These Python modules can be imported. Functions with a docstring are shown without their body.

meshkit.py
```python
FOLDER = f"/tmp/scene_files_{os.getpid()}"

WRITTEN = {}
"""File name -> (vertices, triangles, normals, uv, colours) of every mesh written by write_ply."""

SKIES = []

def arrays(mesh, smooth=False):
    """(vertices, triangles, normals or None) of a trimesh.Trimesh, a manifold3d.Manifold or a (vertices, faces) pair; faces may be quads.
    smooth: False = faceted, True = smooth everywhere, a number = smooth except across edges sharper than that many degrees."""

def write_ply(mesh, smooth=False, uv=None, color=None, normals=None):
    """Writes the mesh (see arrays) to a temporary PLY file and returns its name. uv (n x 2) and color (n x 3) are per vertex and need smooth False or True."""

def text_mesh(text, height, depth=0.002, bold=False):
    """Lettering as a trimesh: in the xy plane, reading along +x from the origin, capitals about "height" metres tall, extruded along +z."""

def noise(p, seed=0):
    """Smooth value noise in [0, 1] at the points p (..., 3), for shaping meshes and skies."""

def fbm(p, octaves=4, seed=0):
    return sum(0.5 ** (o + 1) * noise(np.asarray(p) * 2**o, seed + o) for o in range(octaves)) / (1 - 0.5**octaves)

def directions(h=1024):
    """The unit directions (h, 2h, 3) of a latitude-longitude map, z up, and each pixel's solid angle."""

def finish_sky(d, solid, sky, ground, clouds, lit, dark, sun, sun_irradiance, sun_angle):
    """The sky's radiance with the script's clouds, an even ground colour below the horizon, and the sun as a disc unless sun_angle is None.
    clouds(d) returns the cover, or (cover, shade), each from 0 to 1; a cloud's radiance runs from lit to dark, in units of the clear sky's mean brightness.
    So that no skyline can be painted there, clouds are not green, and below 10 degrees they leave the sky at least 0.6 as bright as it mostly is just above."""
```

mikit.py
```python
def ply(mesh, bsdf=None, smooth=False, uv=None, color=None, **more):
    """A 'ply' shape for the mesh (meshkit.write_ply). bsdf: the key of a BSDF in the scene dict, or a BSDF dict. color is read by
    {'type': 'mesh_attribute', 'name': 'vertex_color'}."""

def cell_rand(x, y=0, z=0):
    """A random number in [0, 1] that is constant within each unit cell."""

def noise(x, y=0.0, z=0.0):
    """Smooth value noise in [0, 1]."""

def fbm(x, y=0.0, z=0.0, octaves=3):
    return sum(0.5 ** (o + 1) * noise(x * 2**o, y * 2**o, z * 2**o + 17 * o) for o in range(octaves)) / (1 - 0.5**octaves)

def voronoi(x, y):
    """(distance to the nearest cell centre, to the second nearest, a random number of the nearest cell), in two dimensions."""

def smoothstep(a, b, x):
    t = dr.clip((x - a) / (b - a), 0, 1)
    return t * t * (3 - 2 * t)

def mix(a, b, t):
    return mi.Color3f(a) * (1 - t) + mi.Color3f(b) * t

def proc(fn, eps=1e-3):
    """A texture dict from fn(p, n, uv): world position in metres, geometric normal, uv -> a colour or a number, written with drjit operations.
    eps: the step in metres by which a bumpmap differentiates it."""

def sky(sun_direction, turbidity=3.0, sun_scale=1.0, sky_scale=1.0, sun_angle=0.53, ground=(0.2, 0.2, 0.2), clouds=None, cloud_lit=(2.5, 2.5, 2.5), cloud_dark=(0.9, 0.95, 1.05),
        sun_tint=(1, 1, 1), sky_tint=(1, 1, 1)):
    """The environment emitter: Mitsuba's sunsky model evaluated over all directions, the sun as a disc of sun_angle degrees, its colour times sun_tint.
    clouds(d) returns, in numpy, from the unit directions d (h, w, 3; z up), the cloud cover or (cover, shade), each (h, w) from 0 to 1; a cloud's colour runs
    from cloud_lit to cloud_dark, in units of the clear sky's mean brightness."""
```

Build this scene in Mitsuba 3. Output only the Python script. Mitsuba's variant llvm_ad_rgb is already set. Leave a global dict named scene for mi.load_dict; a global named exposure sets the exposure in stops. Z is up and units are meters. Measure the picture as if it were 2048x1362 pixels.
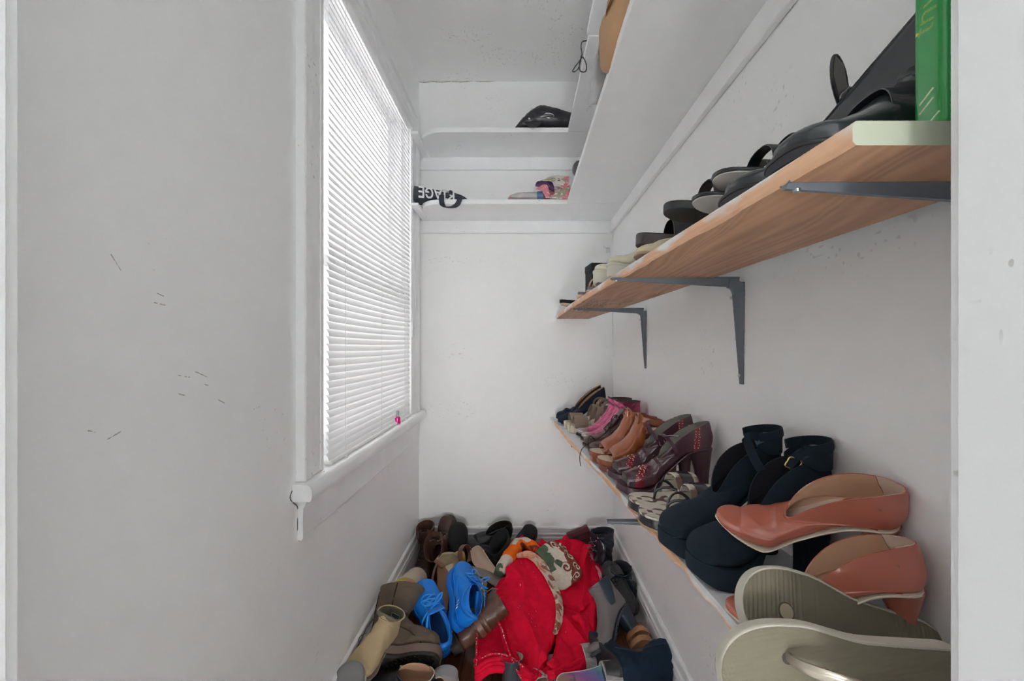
import math, random
import numpy as np, trimesh
import mitsuba as mi, mikit, meshkit, drjit as dr
from scipy.interpolate import PchipInterpolator, CubicSpline

T = mi.ScalarTransform4f
random.seed(7)
scene, labels = {}, {}

# ---------------------------------------------------------------- camera, sky, lamp, exposure
F, CX, CY, EYE = 850.0, 1041.0, 696.0, 1.18        # focal length and vanishing point for a 2048 x 1362 frame, eye height
scene['camera'] = {'type': 'perspective', 'fov': math.degrees(2 * math.atan(1024 / F)), 'fov_axis': 'x', 'near_clip': 0.02, 'far_clip': 200,
                   'principal_point_offset_x': (1024 - CX) / 2048, 'principal_point_offset_y': (681 - CY) / 1362,
                   'to_world': T().look_at(origin=[0, 0, EYE], target=[0, 1, EYE], up=[0, 0, 1])}


SKY = 4.4


def overcast(d):
    n = meshkit.fbm(d * 3.0, 4, 5)
    return np.clip(0.9 + 0.2 * n, 0, 1), 0.45 + 0.3 * (n - 0.5)


scene['sky'] = mikit.sky([-0.5, 0.3, 0.8], turbidity=4, sun_scale=0.0, sky_scale=SKY, ground=(0.7, 0.7, 0.7), clouds=overcast, cloud_lit=(1.75, 1.75, 1.75), cloud_dark=(1.2, 1.22, 1.25))
exposure = 1.85
UNSEEN_LAMP = 26.5  # strength of the unseen bedroom lamp

# ---------------------------------------------------------------- materials
VC = {'type': 'mesh_attribute', 'name': 'vertex_color'}


def princ(color, rough, **k):
    c = color if isinstance(color, dict) else {'type': 'rgb', 'value': list(color)}
    return {'type': 'twosided', 'bsdf': {'type': 'principled', 'base_color': c, 'roughness': rough, **k}}


def wood_fn(p, n, uv):
    g = mikit.fbm(p.x * 60, p.y * 2.2, p.z * 60, 4)
    r = mikit.noise(p.x * 26 + mikit.noise(p.y * 3.2, p.x * 5) * 4.5, p.y * 1.1, 3.0)
    ring = 0.5 + 0.5 * dr.sin(r * 38)
    c = mikit.mix((0.27, 0.130, 0.070), (0.47, 0.262, 0.150), g * 0.75 + ring * 0.25)
    stain = mikit.smoothstep(0.63, 0.80, mikit.fbm(p.x * 16, p.y * 4.0, 5.0, 3)) * mikit.smoothstep(0.35, 0.6, mikit.noise(p.x * 300, p.y * 90, 2))
    return mikit.mix(c, (0.13, 0.06, 0.025), stain * 0.75)


def wall_scuffs(p):
    segs = [((0.70, 1.135), (0.725, 1.13)), ((0.735, 1.14), (0.765, 1.128)), ((0.76, 1.115), (0.775, 1.11)), ((0.70, 1.105), (0.715, 1.10)), ((0.79, 1.085), (0.81, 1.075)),
            ((0.555, 1.072), (0.565, 1.068)), ((0.58, 1.055), (0.60, 1.062)), ((0.585, 1.31), (0.60, 1.29)), ((0.66, 1.265), (0.672, 1.262)), ((0.655, 1.25), (0.675, 1.248)), ((0.9, 1.05), (0.93, 1.055))]
    d = mi.Float(9.0)
    for (a, b), (c, e) in segs:
        ux, uz = c - a, e - b
        t = dr.clip(((p.y - a) * ux + (p.z - b) * uz) / (ux * ux + uz * uz), 0, 1)
        d = dr.minimum(d, dr.sqrt(dr.square(p.y - a - t * ux) + dr.square(p.z - b - t * uz)))
    return mikit.smoothstep(0.0012, 0.0004, d) * mikit.smoothstep(0.3, 0.6, mikit.noise(p.y * 240, p.z * 240, 1))


def wall_fn(p, n, uv):
    big = mikit.fbm(p.x * 2.2, p.y * 2.2, p.z * 2.2, 3)
    fine = mikit.fbm(p.x * 34, p.y * 34, p.z * 34, 2)
    c = mikit.mix((0.82, 0.822, 0.815), (0.87, 0.872, 0.867), big * 0.7 + fine * 0.3)
    speck = mikit.smoothstep(0.80, 0.86, mikit.noise(p.x * 130, p.y * 130, p.z * 130)) * mikit.smoothstep(0.72, 0.85, mikit.noise(p.x * 6, p.y * 6, p.z * 6))
    left = dr.select(p.x < -0.5, 1.0, 0.0)
    return mikit.mix(c, (0.25, 0.24, 0.225), dr.clip(speck * 0.25 + left * wall_scuffs(p) * 0.8, 0, 1))


def wall_bump(p, n, uv):
    return mikit.fbm(p.x * 9, p.y * 9, p.z * 9, 3) * 0.6 + mikit.noise(p.x * 70, p.y * 70, p.z * 70) * 0.08


def trim_fn(p, n, uv):
    g = mikit.fbm(p.x * 20, p.y * 20, p.z * 5, 3)
    c = mikit.mix((0.82, 0.825, 0.83), (0.87, 0.875, 0.88), g)
    chip = mikit.smoothstep(0.82, 0.88, mikit.noise(p.x * 170, p.y * 170, p.z * 90)) * mikit.smoothstep(0.7, 0.8, mikit.noise(p.x * 9, p.y * 9, p.z * 9))
    return mikit.mix(c, (0.42, 0.41, 0.40), chip * 0.6)


def floor_fn(p, n, uv):
    g = mikit.fbm(p.x * 110, p.y * 5, 2, 4)
    t = mikit.cell_rand(p.x / 0.057, 0, 7)
    return mikit.mix((0.035, 0.014, 0.007), (0.15, 0.06, 0.028), g * 0.8 + 0.2 * t)


def paintwear(p):
    return mikit.smoothstep(0.50, 0.60, mikit.fbm(p.x * 30, p.y * 9, p.z * 30, 3))


def worn_edge_fn(p, n, uv):          # front edge of the shelf boards: bare wood with chalky paint left along the top
    keep = mikit.smoothstep(0.40, 0.56, mikit.fbm(p.x * 30, p.y * 13, p.z * 34, 3) * 0.75 + uv.y * 0.20 - 0.06 + uv.x * 0.25)
    return mikit.mix(mikit.mix((0.55, 0.30, 0.17), (0.72, 0.45, 0.29), mikit.fbm(p.x * 60, p.y * 4, p.z * 120, 3)), (0.66, 0.65, 0.65), keep)


P_ = mikit.proc
scene['m_wall'] = {'type': 'twosided', 'bsdf': {'type': 'bumpmap', 'arbitrary': {'type': 'proc', **{k: v for k, v in P_(wall_bump, 2e-3).items() if k != 'type'}}, 'scale': 0.004,
                                                'bsdf': {'type': 'principled', 'base_color': P_(wall_fn), 'roughness': 0.55, 'specular': 0.4}}}
scene['m_trim'] = princ(P_(trim_fn), 0.32, specular=0.5)
scene['m_floor'] = princ(P_(floor_fn), 0.3)
scene['m_added_grey'] = princ((0.33, 0.33, 0.33), 0.9)
scene['m_bounce_floor'] = princ((0.80, 0.80, 0.80), 0.9)
scene['m_wood'] = princ(P_(wood_fn), 0.5)
scene['m_worn'] = princ(P_(worn_edge_fn), 0.65)
scene['m_slat'] = {'type': 'principledthin', 'base_color': {'type': 'rgb', 'value': [0.86, 0.86, 0.86]}, 'roughness': 0.45, 'diff_trans': 0.37}
scene['m_pane'] = {'type': 'thindielectric', 'int_ior': 1.5}
scene['m_glass'] = {'type': 'dielectric', 'int_ior': 1.5}
scene['m_clear'] = {'type': 'blendbsdf', 'weight': 0.75, 'a': princ(VC, 0.25), 'b': {'type': 'thindielectric'}}
for name, r, kw in (('matte', 0.8, {}), ('suede', 0.9, {'sheen': 0.6, 'sheen_tint': 0.6, 'specular': 0.15}), ('fleece', 0.95, {'sheen': 0.35, 'sheen_tint': 0.9, 'specular': 0.1}), ('satin', 0.5, {}),
                    ('leather', 0.36, {'specular': 0.5}), ('gloss', 0.14, {'clearcoat': 0.4, 'clearcoat_gloss': 0.9}), ('patent', 0.08, {'clearcoat': 1.0, 'clearcoat_gloss': 0.97}),
                    ('metal', 0.25, {'metallic': 1.0}), ('shimmer', 0.3, {'metallic': 0.65})):
    scene['m_' + name] = princ(VC, r, **kw)
del name, r, kw

# ---------------------------------------------------------------- helpers
def at(px, py, y):
    """The world point seen at a pixel of the photograph, at depth y."""
    return np.array([(px - CX) * y / F, y, EYE - (py - CY) * y / F])


def atz(px, py, z):
    return at(px, py, F * (EYE - z) / (py - CY))


def atx(px, py, x):
    return at(px, py, F * x / (px - CX))


def numbered(name):
    if name not in used:
        used[name] = 0
        return name
    used[name] += 1
    return f'{name}_{used[name]:03d}'


used = {}


def thing(name, label, cat, group=None):
    k = numbered(name)
    labels[k] = {'label': label, 'category': cat, **({'group': group} if group else {})}
    return k


def put(parent, name, mesh, mat, color=None, smooth=35, M=None, label=None, kind=None):
    """One entry of the scene: parent__name, or a top-level entry when parent is None or already names it."""
    key = numbered(f'{parent}__{name}') if name else parent
    v, f, n = meshkit.arrays(mesh, False)
    vc0 = None
    if color is not None and not callable(color) and np.ndim(color) == 2:
        vc0 = np.asarray(color)
    if smooth and smooth is not True and vc0 is None:
        m = trimesh.graph.smooth_shade(trimesh.Trimesh(v, f, process=False), angle=np.radians(smooth), facet_minarea=None)
        v, f = np.array(m.vertices), np.array(m.faces)
        smooth = True
    elif smooth:
        smooth = True
    col = None
    if color is not None:
        col = color(v) if callable(color) else (vc0 if vc0 is not None else np.tile(np.asarray(color, float), (len(v), 1)))
    if M is not None:
        v = v @ M[:3, :3].T + M[:3, 3]
        if np.linalg.det(M[:3, :3]) < 0:
            f = f[:, ::-1]
    scene[key] = mikit.ply((v, f), mat, smooth, color=col)
    if kind is None and name in ('eyelet', 'chain', 'tread_rib', 'sole_tooth', 'perforations'):
        kind = 'stuff'
    extra = {}
    if label: extra['label'] = label
    if kind: extra['kind'] = kind
    if extra: labels.setdefault(key, {}).update(extra)
    return key


def struct(name, mesh, mat, color=None, smooth=False):
    k = numbered(name)
    put(k, None, mesh, mat, color, smooth, kind='structure')
    return k


def cat(*ms):
    vs, fs, o = [], [], 0
    for m in ms:
        v, f, _ = meshkit.arrays(m, False)
        vs.append(v); fs.append(f + o); o += len(v)
    return np.vstack(vs), np.vstack(fs)


def box(x0, x1, y0, y1, z0, z1, ch=0.0):
    if ch <= 0:
        m = trimesh.creation.box((abs(x1 - x0), abs(y1 - y0), abs(z1 - z0)))
        m.apply_translation(((x0 + x1) / 2, (y0 + y1) / 2, (z0 + z1) / 2))
        return np.array(m.vertices), np.array(m.faces)
    pts = []
    for x, sx in ((min(x0, x1), 1), (max(x0, x1), -1)):
        for y, sy in ((min(y0, y1), 1), (max(y0, y1), -1)):
            for z, sz in ((min(z0, z1), 1), (max(z0, z1), -1)):
                pts += [(x + sx * ch, y + sy * ch, z), (x + sx * ch, y, z + sz * ch), (x, y + sy * ch, z + sz * ch)]
    h = trimesh.convex.convex_hull(np.array(pts))
    return np.array(h.vertices), np.array(h.faces)


def prism(poly, axis, a, b):
    """Extrudes a polygon: axis 'x': poly is (y, z); 'y': (x, z); 'z': (x, y)."""
    from shapely.geometry import Polygon
    m = trimesh.creation.extrude_polygon(Polygon(poly), b - a, engine='earcut')
    v = np.array(m.vertices)
    v[:, 2] += a
    w = {'z': v, 'x': v[:, [2, 0, 1]], 'y': np.c_[v[:, 0], v[:, 2], v[:, 1]]}[axis]
    f = np.array(m.faces)
    if axis == 'y': f = f[:, ::-1]
    return w, f


def grid_faces(n, m, wrap=False):
    i, j = np.meshgrid(np.arange(n - 1), np.arange(m if wrap else m - 1), indexing='ij')
    a, b = i * m + j, i * m + (j + 1) % m
    return np.stack([a, b, b + m, a + m], -1).reshape(-1, 4)


def tri(q):
    return np.vstack([q[:, [0, 1, 2]], q[:, [0, 2, 3]]])


def spline(pts, n, closed=False):
    p = np.asarray(pts, float)
    if closed: p = np.vstack([p, p[:1]])
    d = np.r_[0, np.cumsum(np.maximum(np.linalg.norm(np.diff(p, axis=0), axis=1), 1e-6) ** 0.7)]
    if len(p) == 2: return p[0] + (p[1] - p[0]) * np.linspace(0, 1, n)[:, None]
    return CubicSpline(d, p, bc_type='periodic' if closed else 'natural')(np.linspace(0, d[-1], n + 1)[:-1] if closed else np.linspace(0, d[-1], n))


def tube(pts, r, n=24, k=8, closed=False, raw=False):
    p = np.asarray(pts, float) if raw else spline(pts, n, closed)
    t = np.roll(p, -1, 0) - np.roll(p, 1, 0) if closed else np.gradient(p, axis=0)
    t /= np.linalg.norm(t, axis=1, keepdims=True) + 1e-12
    u = np.cross(t[0], [0.31, 0.2, 0.93]); u /= np.linalg.norm(u)
    R, rr = [], np.broadcast_to(r, len(p))
    a = np.arange(k) * 2 * np.pi / k
    for i in range(len(p)):
        u = u - t[i] * (u @ t[i]); u /= np.linalg.norm(u)
        w = np.cross(t[i], u)
        R.append(p[i] + rr[i] * (np.cos(a)[:, None] * u + np.sin(a)[:, None] * w))
    v, m = np.vstack(R), len(p)
    f = grid_faces(m, k, True)
    if closed:
        j = np.arange(k); o = (m - 1) * k
        f = np.vstack([f, np.stack([o + j, o + (j + 1) % k, (j + 1) % k, j], 1)])
        return v, tri(f)
    v = np.vstack([v, p[0] - t[0] * rr[0] * .5, p[-1] + t[-1] * rr[-1] * .5])
    j = np.arange(k); c0, c1, o = len(v) - 2, len(v) - 1, (m - 1) * k
    return v, np.vstack([tri(f), np.stack([j * 0 + c0, (j + 1) % k, j], 1), np.stack([j * 0 + c1, o + j, o + (j + 1) % k], 1)])


def ribbon(pts, normal, w, t, n=32, closed=False):
    """A flat band along a curve. normal: one vector, one per control point, or 'out' (away from the curve's middle)."""
    p0 = np.asarray(pts, float)
    p = spline(p0, n, closed)
    if isinstance(normal, str):
        N = p - p0.mean(0)
    else:
        N = np.asarray(normal, float)
        N = np.tile(N, (n, 1)) if N.ndim == 1 else spline(N, n, closed)
    tg = np.roll(p, -1, 0) - np.roll(p, 1, 0) if closed else np.gradient(p, axis=0)
    tg /= np.linalg.norm(tg, axis=1, keepdims=True) + 1e-12
    N = N - tg * (N * tg).sum(1, keepdims=True); N /= np.linalg.norm(N, axis=1, keepdims=True) + 1e-12
    B = np.cross(tg, N)
    w = np.interp(np.linspace(0, 1, n), np.linspace(0, 1, np.size(w)), np.atleast_1d(w))[:, None] / 2
    h, c = t / 2, min(t * 0.45, 0.002)
    ring = [(-1, 0, c, h), (1, 0, -c, h), (1, 0, 0, h - c * .6), (1, 0, 0, -h + c * .6), (1, 0, -c, -h), (-1, 0, c, -h), (-1, 0, 0, -h + c * .6), (-1, 0, 0, h - c * .6)]
    R = np.stack([p + B * (s * w + d) + N * z for s, _, d, z in ring], 1)
    k = len(ring)
    v, f = R.reshape(-1, 3), grid_faces(n, k, True)
    if closed:
        j = np.arange(k); o = (n - 1) * k
        f = np.vstack([f, np.stack([o + j, o + (j + 1) % k, (j + 1) % k, j], 1)])
        return v, tri(f)
    cap = np.array([[0, i, i + 1] for i in range(1, k - 1)])
    return v, np.vstack([tri(f), cap, cap[:, ::-1] + (n - 1) * k])


def lathe(prof, n=32):
    m = trimesh.creation.revolve(np.asarray(prof, float), sections=n)
    return np.array(m.vertices), np.array(m.faces)


def frame(o, fwd, up=(0, 0, 1)):
    x = np.asarray(fwd, float); x = x / np.linalg.norm(x)
    z = np.asarray(up, float); z = z - x * (x @ z); z /= np.linalg.norm(z)
    M = np.eye(4); M[:3, 0], M[:3, 1], M[:3, 2], M[:3, 3] = x, np.cross(z, x), z, o
    return M


def euler(o, yaw=0, pitch=0, roll=0):
    """Local x is forward: yaw about z, then pitch (nose up), then roll about the forward axis, degrees."""
    y, p, r = np.radians([yaw, -pitch, roll])
    Rz = np.array([[np.cos(y), -np.sin(y), 0], [np.sin(y), np.cos(y), 0], [0, 0, 1]])
    Ry = np.array([[np.cos(p), 0, np.sin(p)], [0, 1, 0], [-np.sin(p), 0, np.cos(p)]])
    Rx = np.array([[1, 0, 0], [0, np.cos(r), -np.sin(r)], [0, np.sin(r), np.cos(r)]])
    M = np.eye(4); M[:3, :3] = Rz @ Ry @ Rx; M[:3, 3] = o
    return M


def tf(mesh, M):
    v, f, _ = meshkit.arrays(mesh, False)
    return v @ M[:3, :3].T + M[:3, 3], f


def vnormals(v, f):
    n = np.zeros_like(v)
    c = np.cross(v[f[:, 1]] - v[f[:, 0]], v[f[:, 2]] - v[f[:, 0]])
    for k in range(3): np.add.at(n, f[:, k], c)
    return n / (np.linalg.norm(n, axis=1, keepdims=True) + 1e-12)


def sheet(ctrl, th=0.004, nu=60, nv=60, bump=0.0, freq=20, seed=1, edge=True):
    """A thick cloth through a grid of points, its rim rounded."""
    c = np.asarray(ctrl, float)
    u, v = np.linspace(0, 1, c.shape[0]), np.linspace(0, 1, c.shape[1])
    g = CubicSpline(u, c, axis=0, bc_type='natural')(np.linspace(0, 1, nu)) if c.shape[0] > 2 else c[0] + (c[1] - c[0]) * np.linspace(0, 1, nu)[:, None, None]
    g = CubicSpline(v, g, axis=1, bc_type='natural')(np.linspace(0, 1, nv)) if c.shape[1] > 2 else g[:, :1] + (g[:, 1:] - g[:, :1]) * np.linspace(0, 1, nv)[None, :, None]
    P = g.reshape(-1, 3)
    f = tri(grid_faces(nu, nv))
    n = vnormals(P, f)
    if n[:, 2].sum() < 0: f, n = f[:, ::-1], -n
    if bump:
        P = P + n * (meshkit.fbm(P * freq, 3, seed) - 0.5)[:, None] * bump
        n = vnormals(P, f)
    if edge:
        U, V = np.meshgrid(np.linspace(0, 1, nu), np.linspace(0, 1, nv), indexing='ij')
        size = np.linalg.norm(P[:: nv][1:] - P[:: nv][:-1], axis=1).sum(), np.linalg.norm(P[1:nv] - P[:nv - 1], axis=1).sum()
        d = np.minimum(np.minimum(U, 1 - U) * max(size[0], 1e-3), np.minimum(V, 1 - V) * max(size[1], 1e-3)).ravel()
        r = th / 2
        h = r * np.sqrt(np.clip(1 - np.clip(1 - d / max(r * 1.6, 1e-6), 0, 1) ** 2, 0.02, 1))
    else:
        h = np.full(len(P), th / 2)
    a, b = P + n * h[:, None], P - n * h[:, None]
    i = np.arange(nu * nv).reshape(nu, nv)
    loop = np.r_[i[0, :-1], i[:-1, -1], i[-1, :0:-1], i[:0:-1, 0]]
    N = nu * nv
    nx = np.roll(loop, -1)
    rim = np.vstack([np.stack([loop, loop + N, nx], 1), np.stack([nx, loop + N, nx + N], 1)])
    v_ = np.vstack([a, b])
    F_ = np.vstack([f, f[:, ::-1] + N, rim])
    return v_, F_


def blob(r, n=3, e=1.0, bump=0.0, freq=20, seed=3):
    m = trimesh.creation.icosphere(subdivisions=n)
    v = np.array(m.vertices)
    v = np.sign(v) * np.abs(v) ** e
    v = v * np.asarray(r)
    if bump: v = v * (1 + bump * (meshkit.fbm(v * freq + 9, 3, seed) - 0.5))[:, None]
    return v, np.array(m.faces)


# ---------------------------------------------------------------- shoes: everything in local metres, heel at x = 0, toe at x = L, soles towards z = 0
def plan(L, ball=0.044, heel=0.030, waist=0.030, toe=0.6, toe_p=2.0, toe_len=0.24, heel_len=0.13):
    """Half width of the foot's outline as a function of x. toe_p: 2 round, less pointed, more square."""
    base = PchipInterpolator([0, heel_len * L, 0.42 * L, 0.70 * L, L], [heel, heel, waist, ball, ball])

    def W(x):
        x = np.asarray(x, float)
        a = np.clip(1 - x / (heel_len * L), 0, 1)
        b = np.clip((x - (1 - toe_len) * L) / (toe_len * L), 0, 1)
        return base(x) * np.sqrt(np.clip(1 - a ** 2, 0, 1)) * np.clip(1 - b ** toe_p, 0, 1) ** (1 / max(toe_p, 1.35) if toe_p > 1.3 else 0.9)
    return W


def arch(L, toe_spring=0.012, plat=0.0, heel=0.0, ball=0.70):
    """Underside of the foot: z of the sole's top over x, for a heel of that height on a platform."""
    return PchipInterpolator([-0.01, 0.0, 0.12 * L, 0.22 * L, 0.50 * L, ball * L, 0.85 * L, L, L + 0.01],
                             [heel, heel, heel * 0.985, heel * 0.93, heel * 0.42, 0, toe_spring * 0.25, toe_spring, toe_spring * 1.1], extrapolate=True) if heel > 0.02 else \
        PchipInterpolator([-0.01, 0, 0.25 * L, 0.45 * L, ball * L, 0.85 * L, L, L + 0.01], [heel + .004, heel + .003, heel, heel * 0.6, 0, toe_spring * 0.25, toe_spring, toe_spring * 1.1])


def sole(L, W, zt, zb, grow=0.0, x0=0.0, x1=None, n=56, yc=None):
    """A sole between the curves zb and zt, as wide as W plus grow."""
    x1 = L if x1 is None else x1
    s = (1 - np.cos(np.linspace(0, np.pi, n))) / 2
    x = x0 + (x1 - x0) * s
    xe = x + (np.where(x1 == L, grow, 0) * (s > .9) * (s - .9) * 10 - np.where(x0 == 0, grow, 0) * (s < .1) * (.1 - s) * 10)
    w = np.maximum(W(x), 0.0) + grow * np.minimum(1, np.minimum(s, 1 - s) * 30 + 0.1) + 1e-4
    a, b = zt(x), zb(x)
    y0 = yc(x) if yc else 0 * x
    c = np.minimum((a - b) * 0.3, 0.002)
    ring = [(1, -1, 1), (1, 0, 0), (1, 0, 2), (1, -1, 3), (-1, -1, 3), (-1, 0, 2), (-1, 0, 0), (-1, -1, 1)]
    zz = [None, a - c, b + c, b]
    zz[0] = a
    R = []
    for sgn, inset, k in ring:
        z = {1: a, 0: a - c, 2: b + c, 3: b}[k]
        R.append(np.stack([xe, y0 + sgn * np.maximum(w + inset * c, 1e-4), z], 1))
    V = np.stack(R, 1)
    k = len(ring)
    f = tri(grid_faces(n, k, True))
    cap = np.array([[0, i, i + 1] for i in range(1, k - 1)])
    v, f = V.reshape(-1, 3), np.vstack([f, cap[:, ::-1], cap + (n - 1) * k])
    return fix(v, f)


def fix(v, f):
    """Faces turned outward."""
    c = np.cross(v[f[:, 1]] - v[f[:, 0]], v[f[:, 2]] - v[f[:, 0]])
    vol = (c * (v[f].mean(1) - v.mean(0))).sum()
    return (v, f) if vol >= 0 else (v, f[:, ::-1])


def loft(rings):
    """Closes a stack of rings (n, k, 3) into one solid."""
    R = np.asarray(rings, float)
    n, k = R.shape[:2]
    v = np.vstack([R.reshape(-1, 3), R[0].mean(0), R[-1].mean(0)])
    j = np.arange(k)
    f = np.vstack([tri(grid_faces(n, k, True)), np.stack([j * 0 + n * k, (j + 1) % k, j], 1), np.stack([j * 0 + n * k + 1, (n - 1) * k + j, (n - 1) * k + (j + 1) % k], 1)])
    return fix(v, f)


def heel(rows, k=28, front=3.5, back=2.2, ns=14):
    """rows of (z, x_front, x_back, half width): a heel, flat in front and round behind."""
    r = np.asarray(rows, float)
    t = np.linspace(0, 1, ns)
    g = PchipInterpolator(np.linspace(0, 1, len(r)), r)(t)
    a = np.arange(k) * 2 * np.pi / k
    out = []
    for z, xf, xb, w in g:
        c, s = np.cos(a), np.sin(a)
        e = np.where(c > 0, 2 / front, 2 / back)
        out.append(np.stack([(xf + xb) / 2 + (xf - xb) / 2 * np.sign(c) * np.abs(c) ** e, w * np.sign(s) * np.abs(s) ** np.where(c > 0, 2 / front, 2 / back), z + 0 * a], 1))
    return loft(out)


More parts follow.
